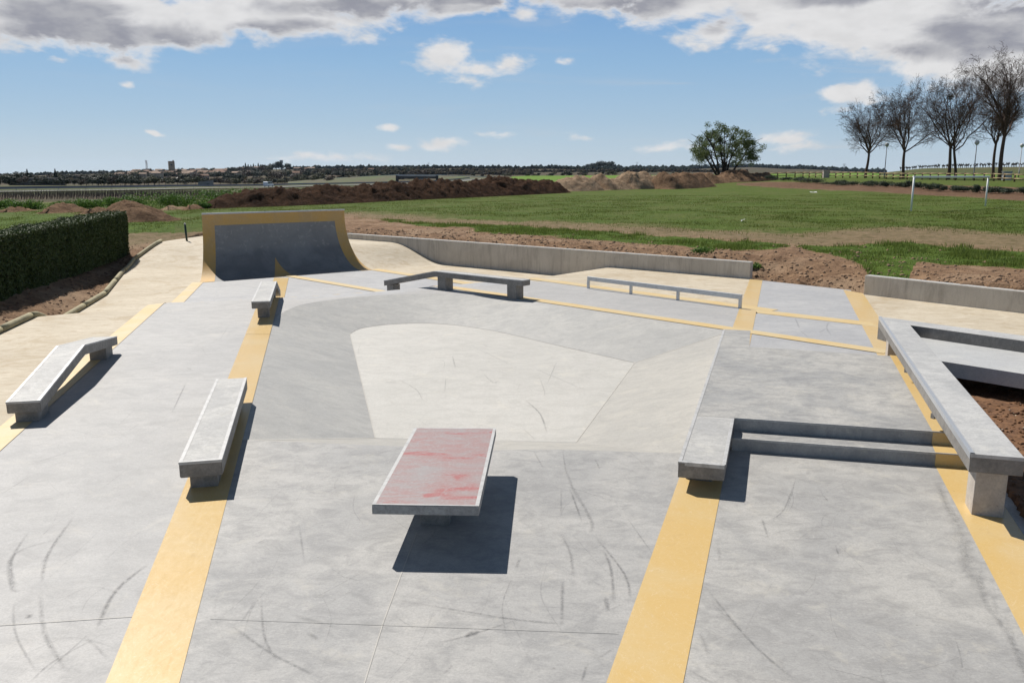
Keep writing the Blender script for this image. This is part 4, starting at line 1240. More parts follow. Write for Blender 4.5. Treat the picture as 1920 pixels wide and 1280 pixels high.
# clods
ICO = bmesh.new(); bmesh.ops.create_icosphere(ICO, subdivisions=1, radius=1)
ico_v = np.array([v.co for v in ICO.verts]); ico_f = np.array([[v.index for v in f.verts] for f in ICO.faces]); ICO.free()
def clods(name, P, S, mat, flat=.65, seed=1, kind='stuff', parent=None):
    rs = np.random.RandomState(seed)
    n = len(P); k = len(ico_v)
    jitv = 1 + rs.uniform(-.28, .28, (n, k, 1))
    sc = S[:, None, None] * np.stack([rs.uniform(.7, 1.3, n), rs.uniform(.7, 1.3, n), rs.uniform(.5, 1, n) * flat / .65], -1)[:, None, :]
    V = ico_v[None] * jitv * sc
    an = rs.uniform(0, 6.28, n); ca, sa = np.cos(an)[:, None], np.sin(an)[:, None]
    X = V[..., 0] * ca - V[..., 1] * sa; Y = V[..., 0] * sa + V[..., 1] * ca
    V = np.stack([X, Y, V[..., 2]], -1) + P[:, None, :]
    Fc = ico_f[None] + (np.arange(n) * k)[:, None, None]
    o = npmesh(name, V.reshape(-1, 3), Fc.reshape(-1, 3), mat, parent)
    return tag(o, kind=kind)
rs = np.random.RandomState(3)
n = 9000
cx = rs.uniform(4.7, 9.2, n); cy = rs.uniform(4.5, 13, n)
ok = (cx > sQ_r(cy) + .13) & ((cx - 6.7) * .64 + (cy - 13.9) * .77 < -.3)
cx, cy = cx[ok], cy[ok]
cz = .03 + .06 * np.clip((cx - sQ_r(cy)) / 2, 0, 1) + fbm(cx * 1.5, cy * 1.5, 4) * .05
s_ = .008 + .022 * rs.rand(len(cx)) ** 3
clods('soil_clods', np.stack([cx, cy, cz], -1), s_, M_bedsoil, seed=4)
sel = rs.rand(len(cx)) < .06
clods('pebbles', np.stack([cx, cy, cz + .012], -1)[sel], s_[sel] * .55, M_stone, seed=5)
# soil band behind the wall
n = 90000
cx = rs.uniform(-9, 17, n); cy = rs.uniform(18, 40, n)
dw = np.minimum(seg_dist(cx, cy, *WALLA), seg_dist(cx, cy, *GAP)); dw = np.minimum(dw, seg_dist(cx, cy, (9.3, 22.2), (13.6, 16.8)))
ok = ~poly_mask(cx, cy, PARK) & (rs.rand(n) < np.exp(-dw / 1.8)) & (dw > .2)
cx, cy = cx[ok], cy[ok]; cz = ground(cx, cy)
s_ = .010 + .065 * rs.rand(len(cx)) ** 6
clods('earth_clods', np.stack([cx, cy, cz], -1), s_, M_soil, seed=6)
n = 9000
cx = rs.uniform(-16.5, -8, n); cy = rs.uniform(14, 37, n)
ok = ~poly_mask(cx, cy, PARK) & (cx > -15.6 - (cy - 24) * .08)
cx, cy = cx[ok], cy[ok]; cz = ground(cx, cy)
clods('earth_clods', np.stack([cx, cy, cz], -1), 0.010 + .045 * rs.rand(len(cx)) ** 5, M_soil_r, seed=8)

# grass
def blades(name, P, hgt, wid, mat, seed, lean=.5):
    rs = np.random.RandomState(seed); n = len(P)
    a = rs.uniform(0, 6.28, n); b = rs.uniform(0, 6.28, n); l = rs.uniform(0, lean, n) * hgt
    w = wid * rs.uniform(.6, 1.3, n)
    v0 = P + np.stack([np.cos(a) * w, np.sin(a) * w, np.full(n, -.03)], -1)
    v1 = P - np.stack([np.cos(a) * w, np.sin(a) * w, np.full(n, .03)], -1)
    v2 = P + np.stack([np.cos(b) * l, np.sin(b) * l, hgt], -1)
    V = np.stack([v0, v1, v2], 1).reshape(-1, 3)
    return tag(npmesh(name, V, np.arange(3 * n).reshape(-1, 3), mat), kind='stuff')
from_grid_i = None
def sample_attr(x, y, arr):
    r = np.hypot(x, y); a = np.arctan2(x, y)
    i = np.clip(np.searchsorted(rad, r), 0, nr - 1); j = np.clip(np.searchsorted(azs, a), 0, nc - 1)
    return arr[i, j]
nr, nc = GX.shape
n = 420000
cx = rs.uniform(-9, 22, n); cy = rs.uniform(17, 52, n)
lu = sample_attr(cx, cy, lush_only) * (1 - poly_mask(cx, cy, PARK))
ok = rs.rand(n) < lu * np.clip(.55 + fbm(cx * .9, cy * .9, 3) * 1.2, .1, 1)
cx, cy = cx[ok], cy[ok]
clump = np.clip(.55 + fbm(cx * 1.3 + 9, cy * 1.3, 3), .15, 1.3)
blades('lush_grass', np.stack([cx, cy, ground(cx, cy)], -1), .17 * clump * rs.uniform(.6, 1.2, len(cx)), .016, M_grass, 21)
n = 420000
cy = 33 + 62 * rs.rand(n) ** 1.25; cx = (rs.rand(n) * 1.42 - .71) * cy
gr = sample_attr(cx, cy, green) * (1 - poly_mask(cx, cy, PARK)) * np.where((cx < -8) & (cy < 41), 0, 1)
ok = rs.rand(n) < gr * np.clip(.4 + fbm(cx * .5, cy * .5, 3) * 1.3, .04, 1)
cx, cy = cx[ok], cy[ok]
blades('field_grass', np.stack([cx, cy, ground(cx, cy)], -1), .075 * rs.uniform(.4, 1.4, len(cx)), .018, M_grass_y, 22, .8)

# ------------------------------------------------------------------ timber edging
te = empty('timber_edging', (LOGP[3][0], LOGP[3][1], 0)); TO = Vector(te.location)
for a, b in zip(LOGP[:-1], LOGP[1:]):
    n = max(1, round((Vector(b) - Vector(a)).length / 2.6))
    for k in range(n):
        p = Vector(a).lerp(Vector(b), k / n); q = Vector(a).lerp(Vector(b), (k + 1) / n)
        A1 = Acc(); pts_ = []
        for i in range(6):
            r_ = p.lerp(q, .012 + .976 * i / 5); pts_.append(Vector((r_.x, r_.y, h1(r_.x, r_.y) + .055)) - TO)
        A1.tube(pts_, [.075] * 6, 10); A1.build('log', M_log, te, True)
tag(te, 'round timber log edging between the beige path and the bare soil under the hedge', 'edging')

# bollard post
bp = Vector(W(351, 455, .08))
A1 = Acc(); A1.tube([bp + Vector((0, 0, -.1)) - bp, Vector((-.04, 0, .80))], [.045, .045], 10)
bo = empty('post', bp); A1.build('shaft', M_darkmetal, bo, True)
A1 = Acc(); A1.tube([Vector((-.04, 0, .80)), Vector((-.042, 0, .86))], [.05, .03], 10); A1.build('cap', M_steel, bo, True)
tag(bo, 'slim dark green metal post standing on the beige path left of the ramp', 'post')

# ------------------------------------------------------------------ leaf clouds
def leaf_cards(P, N, size, seed, spread=.5, aspect=.55):
    """small quads at P facing roughly N"""
    rs = np.random.RandomState(seed); n = len(P)
    nn = N + rs.normal(0, spread, (n, 3)); nn /= np.linalg.norm(nn, axis=1, keepdims=True) + 1e-9
    r = rs.normal(0, 1, (n, 3)); a = np.cross(nn, r); a /= np.linalg.norm(a, axis=1, keepdims=True) + 1e-9
    b = np.cross(nn, a)
    s = (size * rs.uniform(.6, 1.35, n))[:, None] if np.ndim(size) == 0 else (size * rs.uniform(.6, 1.35, n))[:, None]
    V = np.stack([P - a * s, P + b * s * aspect, P + a * s, P - b * s * aspect], 1).reshape(-1, 3)
    return V, np.arange(4 * n).reshape(-1, 4)

# hedge
HF = [(-12.2, 16.0), (-12.95, 20.5), (-14.2, 27.3), (-15.6, 34.5)]
hg = empty('hedge', (-15.2, 27, 0)); HGO = np.array([-15.2, 27, 0])
hw, hz0, hz1 = .95, -.15, 1.53
hp = [Vector(p) for p in HF] + [Vector(p) - Vector((hw, -.05)) for p in HF[::-1]]
ci = [Vector((p.x - HGO[0], p.y - HGO[1])) for p in hp]
cc = sum(ci, Vector((0, 0))) / len(ci)
from_bm('branches', prism_bm([(p.x + (-.10 if i_ < 4 else .10), p.y - (.12 if i_ in (3, 4) else 0)) for i_, p in enumerate(ci)], hz0, hz1 - .1), M_hedge_core, hg)  # solid dark box added inside the leaf shell, no modelled branches
rs = np.random.RandomState(31)
Ps, Ns = [], []
def hedge_face(a, b, n, nor):
    t = rs.rand(n); z = hz0 + (hz1 - hz0) * rs.rand(n)
    p = np.stack([a[0] + (b[0] - a[0]) * t, a[1] + (b[1] - a[1]) * t, z], -1)
    bulge = fbm(p[:, 0] * 1.2 + p[:, 1] * 1.2, p[:, 2] * 1.6, 4) * .13 - np.abs(rs.normal(0, .035, n))
    p += np.array(nor)[None] * bulge[:, None]
    Ps.append(p); Ns.append(np.repeat(np.array(nor)[None], n, 0))
for a, b in zip(HF[:-1], HF[1:]):
    d = Vector(b) - Vector(a); nrm = Vector((d.y, -d.x)).normalized()
    hedge_face(a, b, int(d.length * 2600), (nrm.x, nrm.y, .15))
    n = int(d.length * 1300)
    t = rs.rand(n); w_ = rs.rand(n) * hw
    p = np.stack([a[0] + (b[0] - a[0]) * t - w_, a[1] + (b[1] - a[1]) * t, hz1 + fbm((a[0] + (b[0] - a[0]) * t) * 2 + w_, (a[1] + (b[1] - a[1]) * t) * 1.1, 4) * .09 + rs.normal(0, .03, n)], -1)
    Ps.append(p); Ns.append(np.repeat(np.array([[.1, 0, 1]]), n, 0))
hedge_face(HF[-1], (HF[-1][0] - hw, HF[-1][1] + .05), 2600, (0, 1, 0.1))
hedge_face((HF[0][0] - hw, HF[0][1]), HF[0], 2000, (0, -1, 0.1))
P = np.concatenate(Ps) - HGO; N = np.concatenate(Ns)
V, Fc = leaf_cards(P, N, .042, 33, .75, .4)
npmesh('foliage', V, Fc, M_leaf_hedge, hg)
tag(hg, 'long clipped dark green hedge running along the left edge', 'hedge')

# ------------------------------------------------------------------ earth banks and mounds
def earth_mat(name, pale_c, drk, scale):
    m, t, b = material(name)
    v = t.coord('Object')
    a = t.noise(v, scale, 7, .7, .8); f = t.noise(v, scale * 6, 6, .75)
    c = t.mix(t.step(a, .35, .66), pale_c, drk)  # paler and darker earth tones mixed at random by noise
    c = t.mix(t.step(f, .45, .75, 0, .7), c, tuple(q * .5 for q in drk))
    c = t.mix(t.step(f, .2, .42, .45, 0), c, tuple(min(1, q * 1.25) for q in pale_c))
    t.l.new(c, b.inputs['Base Color']); b.inputs['Roughness'].default_value = 1
    b.inputs['Specular IOR Level'].default_value = .05
    t.l.new(t.bump(t.math('ADD', a, f), .9, .25), b.inputs['Normal'])
    return m
M_bank = earth_mat('dark_heaped_earth', (.082, .045, .027), (.042, .024, .016), .9)
M_mound = earth_mat('reddish_heaped_earth', (.27, .175, .108), (.15, .092, .058), .8)
M_mound_l = earth_mat('pale_heaped_earth', (.40, .29, .195), (.26, .18, .115), .8)
def earth_bank(name, path, wid, hgt, mat, seed, rough=.35, clod=1.0, lf=.4):
    """heaped earth along a path of (x, y) with cross width and height lists"""
    P = [Vector(p) for p in path]
    L = [0]
    for a, b in zip(P[:-1], P[1:]): L.append(L[-1] + (b - a).length)
    n = int(L[-1] / .22) + 2; m = 36
    s = np.linspace(0, L[-1], n)
    cx = np.interp(s, L, [p.x for p in P]); cy = np.interp(s, L, [p.y for p in P])
    tx = np.gradient(cx); ty = np.gradient(cy); ln = np.hypot(tx, ty); nx, ny = -ty / ln, tx / ln
    w = np.interp(s, L, wid); hh = np.interp(s, L, hgt)
    hh = hh * (1 + lf * fbm(s * .22 + seed * 7, s * 0 + seed, 3)) * sstep(np.minimum(s, L[-1] - s) / 2.2)
    c = np.linspace(-1, 1, m)
    X = cx[:, None] + nx[:, None] * c[None] * w[:, None] / 2; Y = cy[:, None] + ny[:, None] * c[None] * w[:, None] / 2
    pr = (np.clip(1 - np.abs(c) ** 1.7, 0, 1))[None]
    Z = hh[:, None] * pr * (1 + rough * fbm(X * .8 + seed, Y * .8, 4)) + (fbm(X * 1.7, Y * 1.7, 3) * .17 + fbm(X * 4.6, Y * 4.6, 2) * .12) * clod * np.clip(pr * 1.6, 0, 1)
    base = ground(X, Y, False)
    Z = base + Z - .12
    idx = np.arange(n * m).reshape(n, m)
    Fc = np.stack([idx[:-1, :-1], idx[1:, :-1], idx[1:, 1:], idx[:-1, 1:]], -1).reshape(-1, 4)
    return npmesh(name, np.stack([X, Y, Z], -1).reshape(-1, 3), Fc, mat, None, True), (X, Y, Z)
def pth(*pts): return [at(px, d, 0).xy for px, d in pts]
o, _ = earth_bank('earth_bank', pth((405, 66), (480, 69), (560, 73), (700, 82), (830, 92), (950, 102), (1045, 112)), [5, 6, 6, 6, 7, 7, 6], [1.1, 1.6, 1.5, 1.65, 1.85, 1.95, 1.6], M_bank, 1, .26, 1.7, .14); tag(o, kind='structure')
for k, (a, b, d0, d1, hh) in enumerate([(1030, 1120, 118, 124, 1.9), (1105, 1170, 124, 129, 2.1), (1155, 1225, 128, 134, 2.3), (1205, 1265, 133, 139, 2.6), (1225, 1325, 128, 136, 2.7)]):
    o, _ = earth_bank('earth_mound', pth((a, d0), ((a + b) / 2, (d0 + d1) / 2), (b, d1)), [6, 8, 6], [hh, hh, hh], M_mound_l if k != 4 else M_mound, 3 + k, .25, .8); tag(o, kind='structure')
o, _ = earth_bank('earth_bank', pth((1300, 148), (1370, 152), (1445, 156)), [8, 9, 7], [2.0, 2.0, 1.5], M_mound, 12, .3, 1); tag(o, kind='structure')
for k, (a, b, d0, hh, m_) in enumerate([(-10, 62, 60, 0.51, M_mound), (60, 165, 58, 0.85, M_mound), (140, 215, 57, 0.65, M_mound), (205, 292, 60, 0.85, M_bank), (290, 352, 62, 0.92, M_mound_l), (330, 392, 63, 0.65, M_mound), (365, 470, 66, 1.25, M_bank)]):
    o, _ = earth_bank('earth_mound', pth((a, d0), ((a + b) / 2, d0 + .5), (b, d0 + .3)), [5, 6, 5], [hh, hh, hh], m_, 20 + k, .3, .8); tag(o, kind='structure')
o, _ = earth_bank('earth_mound', pth((160, 46), (240, 47.5), (345, 50)), [5, 6, 4], [.7, 1.15, .5], M_mound, 31, .3, .7); tag(o, kind='structure')

# ------------------------------------------------------------------ weeds, shrubs
def leaf_blob(name, mat, rx, ry, rz, n, size, seed, parent=None, lumps=5, base=0.0):
    rs = np.random.RandomState(seed)
    C = np.stack([rs.uniform(-.55, .55, lumps) * rx, rs.uniform(-.5, .5, lumps) * ry, rs.uniform(.25, .72, lumps) * rz], -1)
    S = rs.uniform(.35, .6, lumps)
    k = rs.randint(0, lumps, n)
    u = rs.normal(0, 1, (n, 3)); u /= np.linalg.norm(u, axis=1, keepdims=True)
    r = rs.rand(n) ** .3
    P = C[k] + u * (r * S[k])[:, None] * np.array([rx, ry, rz * .85])[None]
    P[:, 2] = np.abs(P[:, 2]) + base
    V, Fc = leaf_cards(P, u, size, seed + 1, .6, .5)
    return npmesh(name, V, Fc, mat, parent)
def weed(px, d, w, h, label, mat=M_leaf_weed, name='weed_clump', cat='plant', group='green weeds growing over the earth mounds', lift=.0, n=700, sz=.13, seed=0):
    x, y = at(px, d, 0).xy
    r = empty(name, (x, y, g1(x, y) + lift))
    leaf_blob('leaves', mat, w / 2, w * .3, h * .5, int(n * 2.2), sz * .55, 100 + seed, r, 9)
    return tag(r, label, cat, group)
weeds = [(12, 66, 3.4, 1.5, 'green weed clump at the far left behind the mounds'), (52, 65, 3.0, 1.3, 'low weed clump left of the broad reddish mound'), (118, 63, 2.6, 1.35, 'small green weed tuft on top of the reddish mound'), (168, 63, 3.6, 1.7, 'bright weed clump right of the reddish mound'),
         (222, 65, 3.6, 1.9, 'green weeds behind the dark low mound'), (258, 64.5, 2.8, 2.0, 'weed clump just left of the tall weeds'), (300, 66, 4.6, 2.5, 'tallest weed clump behind the small pale mound'), (358, 67, 4.4, 2.3, 'wide weed clump right of the small pale mound'),
         (412, 71, 4.2, 2.75, 'weeds on the crest of the left end of the dark bank'), (455, 72, 3.8, 2.7, 'weeds on the dark bank below the pale van'), (380, 64.5, 2.0, .9, 'small weed tuft at the foot of the dark bank')]
for i, (px, d, w, h, lab) in enumerate(weeds): weed(px, d, w, h, lab, seed=i, n=900)
weed(1408, 26.2, .8, .5, 'small green weed in the soil at the right end of the long retaining wall', seed=91, n=260, sz=.07, group=None)
weed(1316, 28.2, .9, .4, 'low green weed tuft on the soil just behind the long retaining wall', seed=92, n=260, sz=.06, group=None)
weed(925, 108, 2.6, 2.75, 'pale flowering bush behind the middle of the dark bank', M_leaf_shrub, 'bush', 'bush', None, seed=31, n=700, sz=.16)
sh = [(1035, 130, 5, 2.4), (1075, 130, 4.5, 2.7), (1120, 134, 5.5, 2.9), (1180, 140, 4.6, 2.7), (1232, 146, 5.5, 3.0), (1300, 150, 3.8, 2.9), (1335, 152, 4, 3.0)]
for i, (px, d, w, h) in enumerate(sh):
    weed(px, d, w, h, 'rough green bush behind the pale earth mounds', M_leaf_weed if i % 3 else M_leaf_shrub, 'bush', 'bush', 'bushes behind the pale earth mounds', seed=40 + i, n=600, sz=.2)
for i in range(24):
    px = 1450 + i * 21 + random.uniform(-7, 7)
    d = np.interp(px, [1440, 1500, 1640, 1750, 1920], [150, 138, 112, 97, 86]) + random.uniform(-1, 1)
    w = random.uniform(1.8, 3.2) * d / 110
    weed(px, d, w, random.uniform(.9, 1.5) * (1 if i % 6 else 1.35), 'grey green shrub on top of the earth slope below the fence', M_leaf_shrub, 'shrub', 'shrub', 'shrubs along the slope below the fence', lift=.1, seed=60 + i, n=520, sz=.13)

# ------------------------------------------------------------------ fence
fr_ = empty('timber_fence', tuple(at(1640, 150, 2))); FO = Vector(fr_.location)
FP = [(1395, 176), (1500, 166), (1640, 146), (1760, 129), (1860, 118), (1990, 106), (2120, 97)]
fp = [at(px, d, 0).xy for px, d in FP]
segL = [0]
for a, b in zip(fp[:-1], fp[1:]): segL.append(segL[-1] + (b - a).length)
nP = 44
posts = []
for k in range(nP):
    s = segL[-1] * k / (nP - 1)
    x = np.interp(s, segL, [p.x for p in fp]); y = np.interp(s, segL, [p.y for p in fp])
    posts.append(Vector((x, y, g1(x, y))))
pm = None
for k, p in enumerate(posts):
    A1 = Acc(); A1.tube([Vector((0, 0, -.3)), Vector((0, 0, 1.12))], [.12, .11], 8)
    if pm is None: o = A1.build('post', M_fencepost, fr_, True); pm = o.data
    else:
        o = bpy.data.objects.new('post', pm); COL.objects.link(o); o.parent = fr_
    o.location = p - FO
for a, b in zip(posts[:-1], posts[1:]):
    for hz in (.42, .95):
        A1 = Acc(); e = (b - a).normalized()
        off = Vector((e.y, -e.x, 0)) * .05
        A1.tube([a - FO + Vector((0, 0, hz)) + off - e * .0, b - FO + Vector((0, 0, hz)) + off], [.078, .078], 7)
        A1.build('rail', M_fence, fr_, True)
tag(fr_, 'rustic timber post and rail fence below the bare trees', 'fence')

# goal
gl, grr = Vector(W(1708, 397, .5)), Vector(W(1847, 388, .5))
go = empty('football_goal', gl)
dv = grr - gl; gh = 2.28
A1 = Acc(); A1.tube([Vector((0, 0, -.2)), Vector((0, 0, gh))], [.06, .06], 10); A1.build('goal_post', M_whitepaint, go, True)
A1 = Acc(); A1.tube([dv + Vector((0, 0, -.2)), dv + Vector((0, 0, gh - .05))], [.06, .06], 10); A1.build('goal_post', M_whitepaint, go, True)
A1 = Acc(); A1.tube([Vector((-.05, 0, gh)), dv + Vector((.05, 0, gh - .05))], [.075, .075], 10); A1.build('crossbar', M_whitepaint, go, True)
tag(go, 'white football goal frame without a net on the grass at the right', 'goal')

# lamps
M_globe = plain('white_lamp_globe', (.55, .545, .54), .35, .08)
M_pole = metal_mat('grey_lamp_pole', (.22, .22, .23), .5, .3)
def lamp(px, d, hz, label, gr=.34):
    x, y = at(px, d, 0).xy; z = g1(x, y)
    r = empty('street_lamp', (x, y, z))
    A1 = Acc(); A1.tube([Vector((0, 0, -.2)), Vector((0, 0, 1.1)), Vector((0, 0, 1.12)), Vector((0, 0, hz))], [.11, .10, .075, .055], 10); A1.build('pole', M_pole, r, True)
    bm = bmesh.new(); bmesh.ops.create_uvsphere(bm, u_segments=20, v_segments=14, radius=gr)
    bmesh.ops.translate(bm, verts=bm.verts, vec=(0, 0, hz + gr * .85))
    from_bm('globe', bm, M_globe, r, True)
    A1 = Acc(); A1.tube([Vector((0, 0, hz - .1)), Vector((0, 0, hz + .06))], [.09, .15], 10); A1.build('collar', M_pole, r, True)
    return tag(r, label, 'street lamp', 'globe street lamps among the bare trees')
lamp(1656, 148, zof(274, 148) - 2.0, 'globe street lamp between the two leftmost bare trees')
lamp(1822, 127, zof(269, 127) - 2.0, 'globe street lamp left of the tallest bare tree')
lamp(1907, 152, zof(275, 152) - 2.1, 'globe street lamp at the right edge of the photo')

# boxes by the fence
def cabinet(px, d, w, h, mat, label, name, cat):
    x, y = at(px, d, 0).xy; z = g1(x, y)
    r = empty(name, (x, y, z))
    from_bm('body', prism_bm([(-w / 2, -.3), (w / 2, -.3), (w / 2, .3), (-w / 2, .3)], -.2, h, .02), mat, r)
    from_bm('lid', prism_bm([(-w / 2 - .06, -.36), (w / 2 + .06, -.36), (w / 2 + .06, .36), (-w / 2 - .06, .36)], h + .002, h + .10, .02), mat, r)
    mesh('door', [(-w / 2 + .08, -.304, .1), (w / 2 - .08, -.304, .1), (w / 2 - .08, -.304, h - .08), (-w / 2 + .08, -.304, h - .08)], [(0, 1, 2, 3)], mat, r)
    return tag(r, label, cat)
M_cab = plain('rendered_cabinet', (.50, .42, .38), .85, .25, 2)
M_cabw = plain('pale_cabinet', (.52, .50, .47), .8, .2, 2)
cabinet(1547, 158, 1.1, 1.25, M_cab, 'pinkish rendered utility cabinet built into the timber fence', 'utility_cabinet', 'cabinet')
cabinet(1884, 123, 1.15, 1.15, M_cabw, 'pale utility cabinet behind the fence at the foot of the tallest tree', 'utility_cabinet', 'cabinet')

# litter
M_paper = plain('white_paper', (.75, .75, .74), .7, .1)
def litter(px, py, w, label):
    x, y, _ = W(px, py, .5)
    V = [(random.uniform(-.04, .04) + a * w, random.uniform(-.04, .04) + b * w * .7, random.uniform(.05, .18)) for b in (-.5, 0, .5) for a in (-.5, 0, .5)]
    o = mesh('paper_litter', V, [(0, 1, 4, 3), (1, 2, 5, 4), (3, 4, 7, 6), (4, 5, 8, 7)], M_paper)
    o.location = (x, y, g1(x, y)); return tag(o, label, 'litter', 'scraps of white litter on the grass')
litter(1525, 363, .9, 'large white paper scrap on the grass left of the goal')
litter(50, 426, .5, 'white paper scrap on the grass behind the hedge')
litter(1392, 417, .2, 'white paper scrap at the near edge of the field')

# ------------------------------------------------------------------ bare trees
def bare_tree(name, px, d, top_py, label, trunk_h, spread, seed, forks=(), lean=0.0, width=None, twin=None, nest=False, rtrunk=.26, leafbits=500):
    rnd = random.Random(seed)
    x, y = at(px, d, 0).xy; z = g1(x, y)
    Ht = zof(top_py, d) - z
    root = empty(name, (x, y, z))
    T = Acc(); B = Acc(); tips = []
    def grow(p, dirn, length, r0, level, acc):
        n = 7 if level < 2 else (5 if level == 2 else 3)
        pts = [p.copy()]; rads = [r0]
        dcur = dirn.normalized()
        wob = .10 if level == 0 else .20
        for i in range(1, n + 1):
            up = .10 if level <= 1 else (.11 if level == 2 else .05)
            dcur = (dcur + Vector((rnd.gauss(0, wob), rnd.gauss(0, wob), rnd.gauss(0, wob * .6) + up))).normalized()
            pts.append(pts[-1] + dcur * length / n)
            rads.append(max(r0 * (1 - .80 * i / n), .0095))
        acc.tube(pts, rads, 7 if level <= 1 else (5 if level == 2 else 3), cap=False)
        if level >= 4:
            tips.append(pts[-1]); return
        kids = {0: 0, 1: 10, 2: 8, 3: 8}[level]
        for k in range(kids):
            t = .14 + .84 * (k + rnd.random() * .8) / kids
            f = min(t, .99) * n; i = int(f)
            q = pts[i].lerp(pts[i + 1], f - i); rq = rads[i] + (rads[i + 1] - rads[i]) * (f - i)
            loc = (pts[i + 1] - pts[i]).normalized()
            side = loc.cross(Vector((rnd.gauss(0, 1), rnd.gauss(0, 1), rnd.gauss(0, 1)))).normalized()
            nd = (loc * rnd.uniform(.55, .95) + side * rnd.uniform(.55, 1.0)).normalized()
            ln = length * rnd.uniform(.36, .62) * (1.1 - .45 * t)
            grow(q, nd, ln, max(rq * .52, .0115), level + 1, acc)
    stems = [(0, 0, lean)] if twin is None else [(0, 0, lean), (twin, .3, lean * .3)]
    for si, (ox, oy, ln_) in enumerate(stems):
        th = trunk_h * (1 if si == 0 else .96); rt = rtrunk if twin is None else rtrunk * (.95 if si == 0 else .8)
        pts = [Vector((ox, oy, -.3))]
        for i in range(1, 8):
            t = i / 7
            pts.append(Vector((ox * (1 - .55 * t) + ln_ * t * th + .10 * math.sin(t * 4 + seed), oy * (1 - t), th * t)))
        T.tube(pts, [rt * (1.25 if i == 0 else 1 - .30 * i / 7) for i in range(8)], 10, False)
        top = pts[-1]; rt *= .70
        nl = 8 if twin is None else 5
        a0 = rnd.random() * 6
        for k in range(nl):
            an = a0 + k * 6.283 / nl + rnd.uniform(-.3, .3)
            out = spread * (rnd.uniform(.3, .7) if k % 2 else rnd.uniform(.8, 1.3))
            dirn = Vector((math.cos(an) * out, math.sin(an) * out, 1))
            L = (Ht - th) * rnd.uniform(.62, .85) * (1 + .08 * out)
            grow(top - Vector((0, 0, rnd.uniform(0, .5))), dirn, L, rt * rnd.uniform(.5, .68), 1, B)
        grow(top, Vector((rnd.gauss(0, .12), rnd.gauss(0, .12), 1)), (Ht - th) * .78, rt * .8, 1, B)
    zm = sorted(v.z for v in B.v)[int(len(B.v) * .999)]; kz_ = Ht / zm; kx_ = .5 + .5 * min(kz_, 1)
    cl_ = lambda v: Vector((v.x * kx_, v.y * kx_, v.z * kz_))
    T.v = [cl_(v) for v in T.v]; B.v = [cl_(v) for v in B.v]; tips = [cl_(v) for v in tips]
    T.build('trunk', M_bark, root, True)
    B.build('branches', M_bark, root, False)
    # shrivelled leaves and seed balls left in the crown
    rs = np.random.RandomState(seed)
    tp = np.array([tuple(t) for t in tips]); k = rs.randint(0, len(tp), leafbits)
    P = tp[k] + rs.normal(0, .10, (leafbits, 3))
    V, Fc = leaf_cards(P, rs.normal(0, 1, (leafbits, 3)), .075, seed, .3, .7)
    npmesh('dry_leaves', V, Fc, M_leaf_brown, root)
    if nest:
        P = rs.normal(0, 1, (380, 3)); P /= np.linalg.norm(P, axis=1, keepdims=True)
        P = P * rs.rand(380, 1) ** .4 * np.array([[.55, .55, .5]]) + np.array([[-.9, 0, zof(182, d) - z]])
        V, Fc = leaf_cards(P, rs.normal(0, 1, (380, 3)), .10, seed + 5, .4, .3)
        npmesh('mistletoe', V, Fc, M_leaf_far, root)
    return tag(root, label, 'tree', 'bare plane trees in a row behind the fence')
bare_tree('plane_tree', 1621, 152, 186, 'leftmost bare tree of the row behind the fence', 4.4, 1.35, 5, lean=.05, rtrunk=.25)
bare_tree('plane_tree', 1690, 142, 147, 'bare tree with swept up limbs second from the left in the row', 4.7, .95, 8, rtrunk=.27)
bare_tree('plane_tree', 1775, 132, 139, 'bare tree with a twin trunk and a dark clump in its crown', 4.6, 1.0, 13, twin=1.25, nest=True, rtrunk=.29, leafbits=700)
bare_tree('plane_tree', 1858, 140, 175, 'bare tree just left of and behind the tallest tree', 5.6, .6, 21, rtrunk=.25)
bare_tree('plane_tree', 1871, 124, 86, 'tallest bare tree standing right of the twin trunk tree', 6.2, .62, 34, rtrunk=.31, leafbits=800)
bare_tree('plane_tree', 1965, 120, 150, 'bare tree whose crown enters the right edge of the photo', 5.8, .85, 55, rtrunk=.34)

